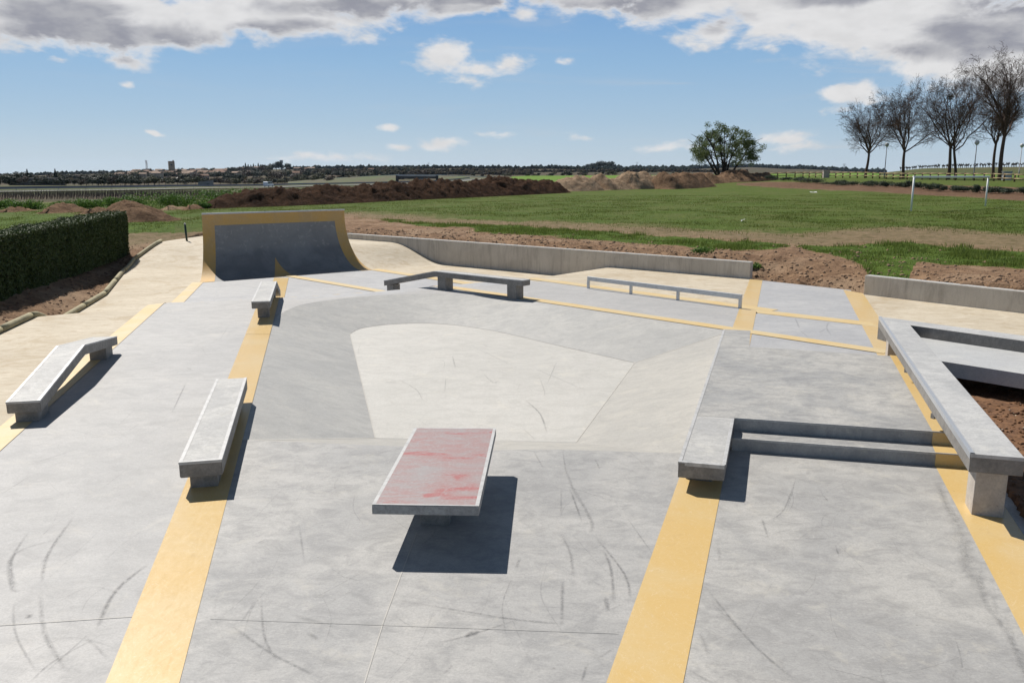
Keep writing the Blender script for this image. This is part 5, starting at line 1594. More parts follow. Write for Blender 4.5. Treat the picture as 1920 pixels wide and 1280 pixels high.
# ------------------------------------------------------------------ leafy tree
def leafy_tree():
    rnd = random.Random(4); d = 158; px = 1356
    x, y = at(px, d, 0).xy; z = g1(x, y)
    r = empty('leafy_tree', (x, y, z))
    Ht = zof(232, d) - z; Wd = 63 / F * d * 1.02
    T = Acc(); ends = []
    for k, (dx, up) in enumerate([(-.55, 1), (-.2, 1.1), (.05, 1.2), (.3, 1.0), (.75, .95), (-.9, .9), (.5, 1.2), (-.4, 1.3)]):
        p = Vector((dx * .7, rnd.uniform(-.4, .4), -.3)); pts = [p]; rads = [.26]
        dd = Vector((dx * .5, rnd.uniform(-.45, .45), up)).normalized()
        for i in range(7):
            dd = (dd + Vector((dx * .12 + rnd.gauss(0, .10), rnd.gauss(0, .13), .02))).normalized()
            pts.append(pts[-1] + dd * Ht * .115); rads.append(.26 * (1 - .11 * (i + 1)))
        T.tube(pts, rads, 7, False); 
        for q in pts[3:]:
            for j in range(3):
                e = q + Vector((rnd.gauss(0, 1), rnd.gauss(0, 1), abs(rnd.gauss(.5, .7)))) .normalized() * Ht * .26
                T.tube([q, q.lerp(e, .5) + Vector((0, 0, .1)), e], [.07, .05, .02], 5, False); ends.append(e)
    T.build('trunk', M_bark2, r, True)
    rs = np.random.RandomState(9); n = 19000
    u = rs.normal(0, 1, (160, 3)); u[:, 2] = np.abs(u[:, 2]) * .9 - .28; u /= np.linalg.norm(u, axis=1, keepdims=True)
    lob = 1 + .10 * np.sin(3 * np.arctan2(u[:, 1], u[:, 0]) + 1) + rs.uniform(-.12, .12, 160)
    C = u * np.array([Wd, Wd * .9, Ht * .56])[None] * (lob * rs.uniform(.62, .98, 160))[:, None] + np.array([0, 0, Ht * .47])[None]
    k = rs.randint(0, 160, n); v = rs.normal(0, 1, (n, 3)); v /= np.linalg.norm(v, axis=1, keepdims=True)
    P = C[k] + v * (rs.rand(n) ** .45 * .98)[:, None] * np.array([.85, .85, .7])[None]
    keep = P[:, 2] > Ht * .26
    V, Fc = leaf_cards(P[keep], v[keep], .125, 10, .8, .5)
    npmesh('crown', V, Fc, M_leaf_tree, r)
    tag(r, 'round crowned tree with thin young leaves standing alone behind the earth mounds', 'tree')
leafy_tree()

# ------------------------------------------------------------------ highway, vineyard, van
ROADP = [(-500, 165), (0, 208), (150, 228), (300, 255), (450, 300), (560, 345), (680, 420), (800, 480), (900, 520)]
rp = [at(px, d, 0).xy for px, d in ROADP]
def ribbon(name, path, w, zoff, mat, off=0.0, kind='structure', zf=None):
    P = catmull([tuple(p) for p in path], 6); V = []; Fc = []
    for i, p in enumerate(P):
        q = P[min(i + 1, len(P) - 1)] - P[max(i - 1, 0)]
        s = Vector((-q.y, q.x)).normalized()
        for k in (-.5, .5):
            r_ = p + s * (off + k * w)
            V.append((r_.x, r_.y, g1(p.x, p.y) + zoff))
    for i in range(len(P) - 1): Fc.append((2 * i, 2 * i + 1, 2 * i + 3, 2 * i + 2))
    o = mesh(name, V, Fc, mat); bm = bmesh.new(); bm.from_mesh(o.data); bmesh.ops.recalc_face_normals(bm, faces=bm.faces)
    for f in bm.faces:
        if f.normal.z < 0: f.normal_flip()
    bm.to_mesh(o.data); bm.free()
    if kind: tag(o, kind=kind)
    return o, P
M_asph = plain('grey_asphalt', (.085, .085, .09), .85, .2, 1)
M_conc_far = plain('pale_road_edge', (.46, .45, .44), .85, .15, 1)
_, RP = ribbon('highway', rp, 10, .35, M_asph, 4.6)
ribbon('road_shoulder', rp, 1.3, .42, M_conc_far, -1.2)
gd = empty('guard_rail', (RP[10].x, RP[10].y, 0)); GO = Vector(gd.location)
M_guard = metal_mat('galvanised_guard_rail', (.24, .25, .27), .5, .3)
V = []; Fc = []
for i, p in enumerate(RP):
    q = RP[min(i + 1, len(RP) - 1)] - RP[max(i - 1, 0)]; s = Vector((-q.y, q.x)).normalized()
    r_ = p + s * 8.0; zz = g1(p.x, p.y) + .35
    for hz, o_ in ((.45, 0), (.6, -.08), (.75, 0), (.9, -.08), (1.05, 0)): V.append(Vector((r_.x - s.x * o_, r_.y - s.y * o_, zz + hz)) - GO)
for i in range(len(RP) - 1):
    for k in range(4): Fc.append((i * 5 + k, (i + 1) * 5 + k, (i + 1) * 5 + k + 1, i * 5 + k + 1))
mesh('rail', V, Fc, M_guard, gd)
for i, p in enumerate(RP):
    if i % 2: continue
    q = RP[min(i + 1, len(RP) - 1)] - RP[max(i - 1, 0)]; s = Vector((-q.y, q.x)).normalized(); r_ = p + s * 8.12; zz = g1(p.x, p.y) + .35
    A1 = Acc(); A1.box(Vector((r_.x, r_.y, zz + .45)) - GO, .1, .1, .95); A1.build('post', M_guard, gd)
tag(gd, 'grey steel guard rail running along the far side of the highway', 'guard rail')

# van on the highway
def van():
    px, d = 503, 322
    x, y = at(px, d, 0).xy; z = g1(x, y) + .45
    r = empty('van', (x, y, z))
    i = min(range(len(RP)), key=lambda k: (RP[k].x - x) ** 2 + (RP[k].y - y) ** 2)
    q = RP[i + 1] - RP[i - 1]; r.rotation_euler.z = math.atan2(q.y, q.x)
    M_van = metal_mat('silver_van_paint', (.62, .65, .70), .35, .2, .1)
    M_gl = plain('dark_window_glass', (.03, .035, .04), .15, .2)
    M_ty = plain('black_tyre', (.015, .015, .015), .8, .2)
    prof = [(-2.4, .35), (2.35, .35), (2.45, .85), (2.2, 1.1), (1.55, 1.25), (.85, 1.95), (-2.2, 2.0), (-2.42, 1.8)]
    bm = bmesh.new()
    l = [bm.verts.new((a, -.92, b)) for a, b in prof]; rr = [bm.verts.new((a, .92, b)) for a, b in prof]
    bm.faces.new(l); bm.faces.new(rr[::-1])
    for k in range(len(prof)): bm.faces.new((l[k], rr[k], rr[(k + 1) % len(prof)], l[(k + 1) % len(prof)]))
    bmesh.ops.recalc_face_normals(bm, faces=bm.faces); bmesh.ops.bevel(bm, geom=bm.edges[:], offset=.07, segments=2, affect='EDGES')
    from_bm('body', bm, M_van, r)
    for sy in (-.925, .925):
        mesh('window', [(-2.0, sy, 1.25), (-.4, sy, 1.25), (-.4, sy, 1.75), (-2.0, sy, 1.75)], [(0, 1, 2, 3)], M_gl, r)
        mesh('window', [(-.2, sy, 1.25), (1.25, sy, 1.25), (.75, sy, 1.75), (-.2, sy, 1.75)], [(0, 1, 2, 3)], M_gl, r)
    mesh('windscreen', [(1.585, -.75, 1.27), (1.585, .75, 1.27), (.93, .7, 1.92), (.93, -.7, 1.92)], [(0, 1, 2, 3)], M_gl, r)
    for wx in (-1.5, 1.5):
        for sy in (-.8, .8):
            A1 = Acc(); A1.tube([Vector((wx, sy - .12, .33)), Vector((wx, sy + .12, .33))], [.33, .33], 14); A1.build('wheel', M_ty, r)
    tag(r, 'pale silver van driving along the highway behind the dark earth bank', 'van')
van()

# vineyard posts on the left
M_vine = plain('vine_posts', (.13, .10, .08), .9, .3)
A1 = Acc(); rnd = random.Random(2)
for i in range(34):
    d = 105 + i * 3.1
    for k in range(95):
        px = -60 + k * 5.2 + (i % 2) * 2 + rnd.uniform(-1, 1)
        if px > 470: continue
        if d > np.interp(px, [0, 470], [190, 265]): continue
        x, y = at(px, d, 0).xy
        z = -.6 if d < 120 else None
        hgt = rnd.uniform(.7, 1.25)
        zz = float(far_height(np.array([px]), np.array([d]))[0])
        A1.v.extend([(x - .03, y, zz), (x + .03, y, zz), (x + rnd.uniform(-.1, .1), y, zz + hgt)]); n_ = len(A1.v); A1.f.append((n_ - 3, n_ - 2, n_ - 1))
tag(A1.build('vineyard_vines', M_vine), kind='stuff')

# ------------------------------------------------------------------ overpass
ov = empty('overpass', tuple(at(780, 610, -5))); OO = Vector(ov.location)
M_ovc = plain('overpass_concrete', (.58, .58, .57), .85, .2, .2)
M_ovd = plain('overpass_girder', (.10, .10, .10), .85, .2, .2)
def deck(name, px0, y0, px1, y1, thick, mat, d=610, w=9):
    a = at(px0, d, zof(y0, d)); b = at(px1, d, zof(y1, d))
    V = []
    for p in (a, b):
        for yy in (-w / 2, w / 2):
            for zz in (0, -thick): V.append(p - OO + Vector((0, yy, zz)))
    return mesh(name, V, [(0, 2, 6, 4), (1, 5, 7, 3), (0, 4, 5, 1), (2, 3, 7, 6), (0, 1, 3, 2), (4, 6, 7, 5)], mat, ov)
deck('bridge_deck', 742, 330.2, 822, 330.6, 1.6, M_ovd)
deck('parapet', 738, 327.3, 826, 327.6, 1.0, M_ovc, 605, .5)
for px in (742, 822): deck('abutment', px - 4, 329.2, px + 4, 329.3, 5, M_ovd, 604, 8)
deck('pier', 784, 331.5, 795, 331.5, 6, M_ovc, 609, 5)
deck('parapet', 630, 333, 738, 327.4, .9, M_ovc, 604, .5)
deck('parapet', 826, 327.7, 1000, 334, .9, M_ovc, 604, .5)
tag(ov, 'concrete road overpass on a central pier beyond the dark earth bank', 'bridge')
V = []; Fc = []
def embank(pxs, ys, gy):
    V = []; Fc = []
    for px, y0, yb in zip(pxs, ys, gy):
        for (d, yy) in ((560, yb), (598, y0), (618, y0), (660, yb)): V.append(at(px, d, zof(yy, 605)))
    for i in range(len(pxs) - 1):
        for k in range(3): Fc.append((i * 4 + k, (i + 1) * 4 + k, (i + 1) * 4 + k + 1, i * 4 + k + 1))
    o = mesh('road_embankment', V, Fc, M_emb, None, True); return tag(o, kind='structure')
M_emb = plain('embankment_grass', (.07, .095, .028), .95, c2=(.085, .07, .036), scale=.05)
embank([540, 600, 660, 700, 742], [341, 336, 332, 330, 328.6], [349, 349, 349, 348, 347])
embank([822, 860, 920, 1010], [328.8, 330, 332.4, 336], [347, 345, 343, 340])

# ------------------------------------------------------------------ the distant village
M_stonew = plain('village_wall', (.36, .29, .215), .9, .25, .3)
M_render = [plain('pale_render', (.33, .27, .21), .9, .15, .3), plain('grey_render', (.24, .22, .20), .9, .15, .3), plain('cream_render', (.40, .335, .26), .9, .15, .3)]
M_tile = [plain('clay_roof_tiles', (.20, .105, .065), .9, .3, .5), plain('weathered_roof_tiles', (.20, .125, .088), .9, .3, .5), plain('pale_roof_tiles', (.28, .19, .135), .9, .3, .5)]
M_white = plain('white_metal_roof', (.72, .68, .62), .6, .1, .1)
M_pane = plain('dark_pane', (.04, .045, .05), .3, .3)
def house_meshes(w, dpt, h, rf, k):
    bm = prism_bm([(-w / 2, -dpt / 2), (w / 2, -dpt / 2), (w / 2, dpt / 2), (-w / 2, dpt / 2)], -6, h)
    a = bpy.data.meshes.new('wall'); bmesh.ops.recalc_face_normals(bm, faces=bm.faces); bm.to_mesh(a); bm.free(); a.materials.append(M_render[k % 3])
    e = .4
    V = [(-w / 2 - e, -dpt / 2 - e, h - .1), (w / 2 + e, -dpt / 2 - e, h - .1), (w / 2 + e, dpt / 2 + e, h - .1), (-w / 2 - e, dpt / 2 + e, h - .1), (-w / 2 - e, 0, h + rf), (w / 2 + e, 0, h + rf)]
    b = bpy.data.meshes.new('roof'); b.from_pydata(V, [], [(0, 1, 5, 4), (2, 3, 4, 5), (0, 4, 3), (1, 2, 5), (0, 3, 2, 1)]); b.materials.append(M_tile[k % 3])
    V = []; Fc = []
    for s in range(max(1, int(h / 3))):
        for i in range(max(2, int(w / 4))):
            cx = -w / 2 + w * (i + .5) / max(2, int(w / 4)); z = 1.2 + s * 3
            V += [(cx - .5, -dpt / 2 - .03, z), (cx + .5, -dpt / 2 - .03, z), (cx + .5, -dpt / 2 - .03, z + 1.3), (cx - .5, -dpt / 2 - .03, z + 1.3)]; n_ = len(V); Fc.append((n_ - 4, n_ - 3, n_ - 2, n_ - 1))
    c = bpy.data.meshes.new('windows'); c.from_pydata(V, [], Fc); c.materials.append(M_pane)
    return a, b, c
HM = [house_meshes(w, dp, h, rf, k) for k, (w, dp, h, rf) in enumerate([(12, 9, 5.5, 2), (16, 9, 5, 2.2), (10, 9, 7, 1.8), (20, 11, 6, 2.5), (9, 8, 4, 1.8), (14, 10, 8, 2)])]
rnd = random.Random(12)
def house(px, d, k, rot, label, group='houses of the distant village', sink=0):
    x, y = at(px, d, 0).xy
    r = empty('house', (x, y, g1(x, y) - sink)); r.rotation_euler.z = rot
    for nm, me in zip(('wall', 'roof', 'window_row'), HM[k]):
        o = bpy.data.objects.new(nm, me); COL.objects.link(o); o.parent = r
    return tag(r, label, 'house', group)
for i in range(74):
    d = rnd.uniform(1100, 1950)
    px = rnd.uniform(180, 620) if rnd.random() < .9 else rnd.uniform(0, 900)
    if rnd.random() < .45: px = rnd.gauss(345, 60); d = rnd.uniform(1350, 1950)
    house(px, d, rnd.randrange(6), rnd.uniform(-.7, .7), 'small pale house with a clay tile roof in the distant village')

def special():
    # tower
    d = 1750; x, y = at(322.5, d, 0).xy; zb = g1(x, y)
    r = empty('stone_tower', (x, y, zb)); w = 10.2 / F * d; top = zof(303.5, d) - zb
    bm = prism_bm([(-w / 2, -w / 2), (w / 2, -w / 2), (w / 2, w / 2), (-w / 2, w / 2)], -8, top)
    from_bm('shaft', bm, M_stonew, r); r.rotation_euler.z = .5
    for e in (-1, 1): from_bm('parapet', prism_bm([(-w / 2, e * w / 2 - .4), (w / 2, e * w / 2 - .4), (w / 2, e * w / 2 + .4), (-w / 2, e * w / 2 + .4)], top + .02, top + 1.2), M_stonew, r)
    from_bm('turret', prism_bm([(w * .2, -w * .3), (w * .42, -w * .3), (w * .42, 0), (w * .2, 0)], top + .02, top + 3.2), M_stonew, r)
    from_bm('belfry_opening', prism_bm([(-w * .2, -w / 2 - .05), (w * .1, -w / 2 - .05), (w * .1, -w / 2 + .2), (-w * .2, -w / 2 + .2)], top - 7.5, top - 5), M_pane, r)
    tag(r, 'square brown stone tower rising above the distant village', 'tower')
    # radio mast
    d = 1750; x, y = at(276, d, 0).xy; zb = g1(x, y); top = zof(300.5, d) - zb
    r = empty('radio_mast', (x, y, zb)); A1 = Acc()
    M_mast = plain('mast_red_white', (.45, .36, .34), .6, .2, .3)
    for sx in (-1, 1):
        for sy in (-1, 1): A1.tube([Vector((sx * 1.8, sy * 1.8, 0)), Vector((sx * 1.1, sy * 1.1, top))], [.22, .18], 4)
    for k in range(8):
        z0 = top * k / 8; z1 = top * (k + 1) / 8; w0 = 1.8 - .7 * k / 8; w1 = 1.8 - .7 * (k + 1) / 8
        for sy in (-1, 1):
            A1.tube([Vector((-w0, sy * w0, z0)), Vector((w1, sy * w1, z1))], [.12, .12], 3); A1.tube([Vector((w0, sy * w0, z0)), Vector((-w1, sy * w1, z1))], [.12, .12], 3)
    A1.build('lattice', M_mast, r)
    A1 = Acc()
    for k in range(3):
        A1.box((-1.4 + k * 1.4, -1.6, top - 2 - k * 3), 1.2, .6, 1.8)
    A1.build('antenna', M_white, r)
    tag(r, 'thin lattice radio mast left of the stone tower', 'mast')
    # water tower
    d = 2100; x, y = at(528.5, d, 0).xy; zb = g1(x, y); top = zof(300.5, d) - zb
    r = empty('water_tower', (x, y, zb))
    M_wt = plain('water_tower_concrete', (.40, .38, .37), .8, .12, .2)
    A1 = Acc(); A1.tube([Vector((0, 0, -6)), Vector((0, 0, top - 7.5))], [2.8, 2.8], 14); A1.build('shaft', M_wt, r)
    A1 = Acc(); A1.tube([Vector((0, 0, top - 7.5)), Vector((0, 0, top - 6.8)), Vector((0, 0, top))], [2.9, 3.9, 3.9], 16); A1.build('tank', M_wt, r)
    tag(r, 'pale water tower among the dark trees on the wooded hill', 'water tower')
    # warehouse with a white roof
    d = 1250; x, y = at(342, d, 0).xy; zb = zof(338.5, d)
    r = empty('warehouse', (x, y, zb)); w = 23 / F * d
    from_bm('wall', prism_bm([(-w / 2, -6), (w / 2, -6), (w / 2, 8), (-w / 2, 8)], -8, 1.6), M_render[2], r)
    mesh('roof', [(-w / 2 - .5, -6.5, 1.5), (w / 2 + .5, -6.5, 1.5), (w / 2 + .5, 2, 4.6), (-w / 2 - .5, 2, 4.6), (w / 2 + .5, 8.5, 1.5), (-w / 2 - .5, 8.5, 1.5)], [(0, 1, 2, 3), (3, 2, 4, 5)], M_white, r)
    tag(r, 'long building with a bright white roof in the village below the tower', 'warehouse')
    # grey building beside the highway
    d = 420; x, y = at(385, d, 0).xy; zb = zof(351.5, d)
    M_gb = plain('grey_block_wall', (.235, .23, .245), .9, .12, .2)
    r = empty('roadside_building', (x, y, zb)); w = 22 / F * d
    from_bm('wall', prism_bm([(-w / 2, -2.5), (w / 2, -2.5), (w / 2, 2.5), (-w / 2, 2.5)], -3, [2.6, 3.4, 3.4, 2.6]), M_gb, r)
    mesh('roof', [(-w / 2 - .2, -2.7, 2.62), (w / 2 + .2, -2.7, 3.46), (w / 2 + .2, 2.7, 3.46), (-w / 2 - .2, 2.7, 2.62)], [(0, 1, 2, 3)], M_render[1], r)
    mesh('door', [(w * .23, -2.52, .3), (w * .40, -2.52, .3), (w * .40, -2.52, 1.8), (w * .23, -2.52, 1.8)], [(0, 1, 2, 3)], M_pane, r)
    mesh('window', [(-w * .40, -2.52, .5), (-w * .28, -2.52, .5), (-w * .28, -2.52, 1.1), (-w * .40, -2.52, 1.1)], [(0, 1, 2, 3)], M_pane, r)
    tag(r, 'plain grey block building with a dark doorway beside the highway', 'building')
    # long grey building among the dark trees
    d = 620; x, y = at(68, d, 0).xy; zb = zof(347, d)
    r = empty('long_building', (x, y, zb)); w = 92 / F * d
    from_bm('wall', prism_bm([(-w / 2, -4), (w / 2, -4), (w / 2, 4), (-w / 2, 4)], -5, 4.4), plain('dark_grey_wall', (.085, .082, .08), .9, .15, .2), r)
    from_bm('roof', prism_bm([(-w / 2 - .5, -4.6), (w / 2 + .5, -4.6), (w / 2 + .5, 4.6), (-w / 2 - .5, 4.6)], 4.42, 5.0), M_render[1], r)
    A1 = Acc()
    for k in range(9): A1.box((-w / 2 + w * (k + .5) / 9, -4.02, 2.9), 2.2, .1, 1.1)
    A1.build('window_row', M_pane, r)
    tag(r, 'long dark grey building behind the trees at the far left', 'building')
special()

# pylons
def pylon(px, d, top, label):
    x, y = at(px, d, 0).xy; zb = g1(x, y); h = zof(top, d) - zb
    r = empty('electricity_pylon', (x, y, zb)); A1 = Acc(); M_p = M_pole
    k = h / 30
    for sx in (-1, 1):
        for sy in (-1, 1): A1.tube([Vector((sx * 3 * k, sy * 3 * k, 0)), Vector((sx * .8 * k, sy * .8 * k, h * .72)), Vector((sx * 2.2 * k, sy * .8 * k, h))], [.28, .24, .2], 4)
    for j in range(6):
        z0, z1 = h * .72 * j / 6, h * .72 * (j + 1) / 6; w0 = (3 - 2.2 * j / 6) * k; w1 = (3 - 2.2 * (j + 1) / 6) * k
        A1.tube([Vector((-w0, -w0, z0)), Vector((w1, -w1, z1))], [.15, .15], 3); A1.tube([Vector((w0, -w0, z0)), Vector((-w1, -w1, z1))], [.15, .15], 3)
    A1.build('lattice', M_p, r)
    A1 = Acc()
    for zz, ww in ((h * .97, 5.5), (h * .85, 7.5)): A1.tube([Vector((-ww * k, 0, zz)), Vector((ww * k, 0, zz))], [.22, .22], 4)
    A1.build('crossarm', M_p, r)
    tag(r, label, 'pylon', 'electricity pylons on the horizon')
pylon(1582, 2400, 307, 'electricity pylon on the horizon left of the bare trees')
pylon(804, 3000, 304.5, 'electricity pylon on the ridge above the overpass')
pylon(1194, 3600, 304, 'electricity pylon on the skyline left of the round tree')

# ------------------------------------------------------------------ distant trees
def far_tree_meshes(kind, seed):
    rs = np.random.RandomState(seed)
    if kind == 'cypress':
        n = 700; t = rs.rand(n); an = rs.rand(n) * 6.28; rr = .20 * (1 - t) ** .7 * (.75 + .25 * rs.rand(n)) * np.minimum(1, t * 9 + .35)
        P = np.stack([np.cos(an) * rr, np.sin(an) * rr, t], -1); N = np.stack([np.cos(an), np.sin(an), an * 0 + .4], -1); size = .035; m = M_leaf_far
    elif kind == 'conifer':
        n = 800; t = rs.rand(n) ** 1.2; an = rs.rand(n) * 6.28; rr = .36 * (1 - t) * (.7 + .3 * rs.rand(n)) * (1 - .25 * np.sin(t * 38) ** 2)
        P = np.stack([np.cos(an) * rr, np.sin(an) * rr, .08 + t * .92], -1); N = np.stack([np.cos(an), np.sin(an), an * 0 + .4], -1); size = .045; m = M_leaf_far
    else:
        n = 800; L = 9
        C = np.stack([rs.uniform(-.38, .38, L), rs.uniform(-.38, .38, L), rs.uniform(.42, .78, L)], -1); S = rs.uniform(.18, .34, L)
        k = rs.randint(0, L, n); u = rs.normal(0, 1, (n, 3)); u /= np.linalg.norm(u, axis=1, keepdims=True)
        P = C[k] + u * (S[k] * rs.rand(n) ** .25)[:, None]; P[:, 2] = np.clip(P[:, 2], .06, 1.1); N = u; size = .055
        m = {'evergreen': M_leaf_far, 'olive': M_leaf_olive, 'brown': M_leaf_brown}[kind]
    V, Fc = leaf_cards(P, N, size, seed, .5, .6)
    o = npmesh('crown', V, Fc, m); me = o.data; bpy.data.objects.remove(o)
    A1 = Acc(); A1.tube([Vector((0, 0, -.1)), Vector((0, 0, .5))], [.03, .02], 5)
    tm = bpy.data.meshes.new('trunk'); tm.from_pydata([tuple(v) for v in A1.v], [], A1.f); tm.materials.append(M_bark2)
    return me, tm
FT = {k: [far_tree_meshes(k, s) for s in range(200, 200 + c)] for k, c in (('cypress', 2), ('conifer', 2), ('evergreen', 4), ('olive', 4), ('brown', 4))}
rnd = random.Random(77)
def far_tree(kind, px, d, h, w, label, group, name=None, zadd=0.0):
    x, y = at(px, d, 0).xy
    r = empty(name or {'cypress': 'cypress_tree', 'conifer': 'conifer_tree', 'evergreen': 'evergreen_tree', 'olive': 'budding_tree', 'brown': 'bare_tree'}[kind], (x, y, g1(x, y) + zadd))
    cm, tm = rnd.choice(FT[kind])
    r.rotation_euler.z = rnd.uniform(0, 6.28)
    for nm, me in (('crown', cm), ('trunk', tm)):
        o = bpy.data.objects.new(nm, me); COL.objects.link(o); o.parent = r; o.scale = (w, w, h)
    return tag(r, label, 'tree', group)
far_tree('conifer', 51.5, 640, zof(317.5, 640) - g1(*at(51.5, 640, 0).xy), 9, 'pointed dark conifer at the far left beside a round evergreen', 'pointed conifers by the long building')
far_tree('conifer', 104, 640, zof(317, 640) - g1(*at(104, 640, 0).xy), 9, 'pointed dark conifer at the right end of the long grey building', 'pointed conifers by the long building')
far_tree('evergreen', 44, 635, zof(322.5, 635) - g1(*at(44, 635, 0).xy), 12, 'round evergreen beside the leftmost pointed conifer', 'dark trees beside the highway')
far_tree('evergreen', 183, 560, zof(328.5, 560) - g1(*at(183, 560, 0).xy), 12, 'large round dark evergreen in the tree belt beside the highway', 'dark trees beside the highway')
for i in range(62):
    px = rnd.uniform(-40, 262); d = rnd.uniform(470, 600)
    yt = rnd.uniform(329, 341)
    h = max(3, zof(yt, d) - g1(*at(px, d, 0).xy)); far_tree('evergreen' if rnd.random() < .75 else 'brown', px, d, h, h * rnd.uniform(.9, 1.4), 'dark tree in the belt beside the highway at the far left', 'dark trees beside the highway')
# cypresses on the hill
for px, yt in ((457, 311), (461, 306.5), (466, 309), (471, 310), (476, 308), (480, 311), (485, 306.5), (489, 309), (493, 309.5), (497, 311)):
    d = 2050; far_tree('cypress', px, d, zof(yt, d) - g1(*at(px, d, 0).xy) + 1, 20, 'narrow dark cypress on the wooded hill', 'cypresses on the wooded hill')
for px, yt, w in ((452, 315, 16), (464, 313, 18), (497, 309, 12), (506, 309, 12), (512, 307.5, 13), (519, 303.5, 17), (524, 304, 12), (537, 307, 15), (541, 308, 9)):
    d = 2060; far_tree('evergreen', px, d, zof(yt, d) - g1(*at(px, d, 0).xy) + 1, w * 1.5, 'dark round tree on the wooded hill by the water tower', 'dark trees on the wooded hill')
# trees round the village
for i in range(210):
    d = rnd.uniform(900, 2000); px = rnd.uniform(-20, 800) if i % 4 else rnd.uniform(180, 640)
    kind = rnd.choices(['evergreen', 'olive', 'brown'], [.4, .3, .3])[0]
    h = rnd.uniform(5, 11) * (1 if d < 1400 else 1.1)
    far_tree(kind, px, d, h, h * rnd.uniform(.9, 1.6), {'evergreen': 'small dark tree among the distant village houses', 'olive': 'small pale budding tree among the distant village houses', 'brown': 'small bare brown tree among the distant village houses'}[kind], {'evergreen': 'dark trees round the distant village', 'olive': 'budding trees round the distant village', 'brown': 'bare trees round the distant village'}[kind])
for i in range(60):
    px = rnd.uniform(260, 600) if i < 40 else rnd.uniform(380, 760); d = rnd.uniform(560, 820)
    h = rnd.uniform(3.5, 6.5); kind = rnd.choices(['olive', 'brown', 'evergreen'], [.6, .2, .2])[0]
    far_tree(kind, px, d, h, h * rnd.uniform(1, 1.6), 'low budding tree in the belt beyond the highway', 'low trees beyond the highway')
for px, yt, w in ((1103, 308.5, 26), (1112, 307, 28), (1120, 303, 30), (1127, 305, 30), (1134, 302.5, 34), (1142, 303, 34), (1149, 306, 26)):
    d = 2900; far_tree('evergreen', px, d, zof(yt, d) - g1(*at(px, d, 0).xy) + 2, w, 'dark tree in the lone clump on the horizon left of the round tree', 'dark tree clump on the horizon')
for i in range(34):
    px = rnd.uniform(860, 1300); d = rnd.uniform(700, 1500)
    far_tree(rnd.choice(['olive', 'brown', 'evergreen']), px, d, rnd.uniform(3, 6.5), rnd.uniform(5, 11), 'low scrubby tree on the plain beyond the green field', 'scrub trees on the plain')
# ridge woods: one mass
def wood(name, px0, px1, d, hmin, hmax, n, seed, mat):
    rs = np.random.RandomState(seed)
    px = rs.uniform(px0, px1, n); dd = d * rs.uniform(.93, 1.06, n)
    P = np.array([tuple(at(a, b, 0)) for a, b in zip(px, dd)]); P[:, 2] = ground(P[:, 0], P[:, 1], False)
    S = rs.uniform(hmin, hmax, n); P[:, 2] += S * .35
    return clods(name, P, S, mat, .8, seed)
M_wood = leaf_mat('distant_wood', (.018, .026, .022), (.030, .038, .032), .05, 0)
M_wood2 = leaf_mat('distant_scrub', (.036, .034, .024), (.055, .045, .034), .05, 0)
wood('distant_wood', -200, 480, 2600, 3, 7, 900, 1, M_wood)
wood('distant_wood', 540, 1300, 2600, 3.5, 8, 1200, 2, M_wood)
wood('distant_wood', 1000, 1660, 4200, 6, 15, 1300, 3, M_wood)
wood('distant_scrub', -100, 1000, 1500, 2.0, 5.5, 1500, 4, M_wood2)
wood('distant_scrub', 560, 1400, 1900, 2.0, 5.5, 900, 5, M_wood2)
wood('distant_scrub', -100, 800, 1000, 1.6, 4.0, 700, 6, M_wood2)
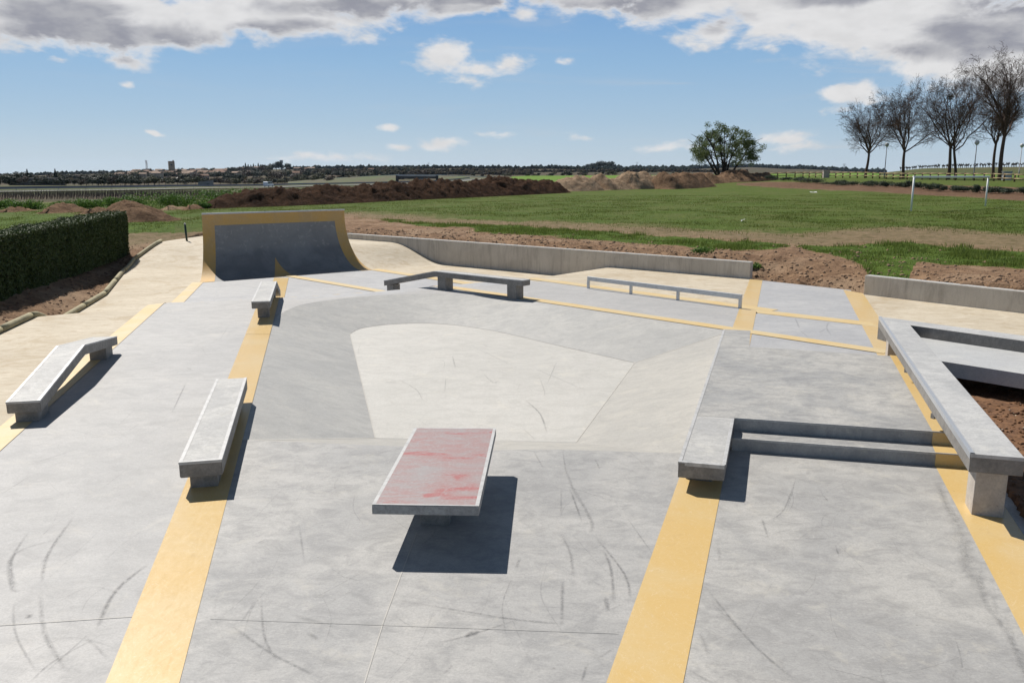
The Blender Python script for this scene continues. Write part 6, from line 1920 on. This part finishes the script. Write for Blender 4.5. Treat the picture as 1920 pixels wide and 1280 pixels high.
# vines on the hill at the right
VM = []
for s in range(3):
    A1 = Acc(); rnd2 = random.Random(s)
    A1.tube([Vector((0, 0, -.1)), Vector((.03, 0, .8))], [.12, .09], 5)
    for k in range(7): A1.tube([Vector((.03, 0, .7)), Vector((rnd2.uniform(-.8, .8), rnd2.uniform(-.6, .6), rnd2.uniform(1.1, 1.7)))], [.17, .09], 4)
    me = bpy.data.meshes.new('vine_plant'); me.from_pydata([tuple(v) for v in A1.v], [], A1.f); me.materials.append(M_bark2); VM.append(me)
for i in range(74):
    px = 1686 + i * 3.9 + rnd.uniform(-1.5, 1.5); d = np.interp(px, [1686, 1990], [385, 330]) + rnd.uniform(-6, 6)
    x, y = at(px, d, 0).xy; o = bpy.data.objects.new('vine_plant', rnd.choice(VM)); COL.objects.link(o)
    o.location = (x, y, g1(x, y)); o.scale = (rnd.uniform(.8, 1.25),) * 2 + (rnd.uniform(.85, 1.25),)
    o.rotation_euler.z = rnd.uniform(0, 6)
    tag(o, 'dark pruned vine on the skyline of the hill behind the bare trees', 'vine', 'pruned vines along the hill top')

# trims, paint and copings belong to the block they sit on
SUB = {'edge_trim', 'end_trim', 'nosing', 'painted_stripe', 'capping', 'coping', 'painted_border', 'painted_spike', 'deck_top', 'painted_panel', 'fixing_bracket'}
MAIN = ('slab', 'platform', 'wall_body', 'body', 'table_top', 'beam')
kids_of = {}
for o in COL.objects:
    if o.parent: kids_of.setdefault(o.parent, []).append(o)
for root, ks in kids_of.items():
    mains = [k for k in ks if k.name.split('.')[0] in MAIN]
    if not mains or root.parent: continue
    mains.sort(key=lambda k: k.name)
    for k in ks:
        if k.name.split('.')[0] in SUB: k.parent = mains[0]
# ------------------------------------------------------------------ air
hz = bpy.data.materials.new('haze_air'); hz.use_nodes = True
ht = hz.node_tree; ht.nodes.clear()
pv = ht.nodes.new('ShaderNodeVolumePrincipled'); ho = ht.nodes.new('ShaderNodeOutputMaterial')
pv.inputs['Color'].default_value = (.62, .78, 1.0, 1); pv.inputs['Density'].default_value = HAZE; pv.inputs['Anisotropy'].default_value = .35
ht.links.new(pv.outputs[0], ho.inputs['Volume'])
bm = bmesh.new(); bmesh.ops.create_cube(bm, size=1)
bmesh.ops.scale(bm, verts=bm.verts, vec=(22000, 22000, 260)); bmesh.ops.translate(bm, verts=bm.verts, vec=(0, 0, -10))
tag(from_bm('haze', bm, hz), kind='stuff')
bpy.context.view_layer.update()
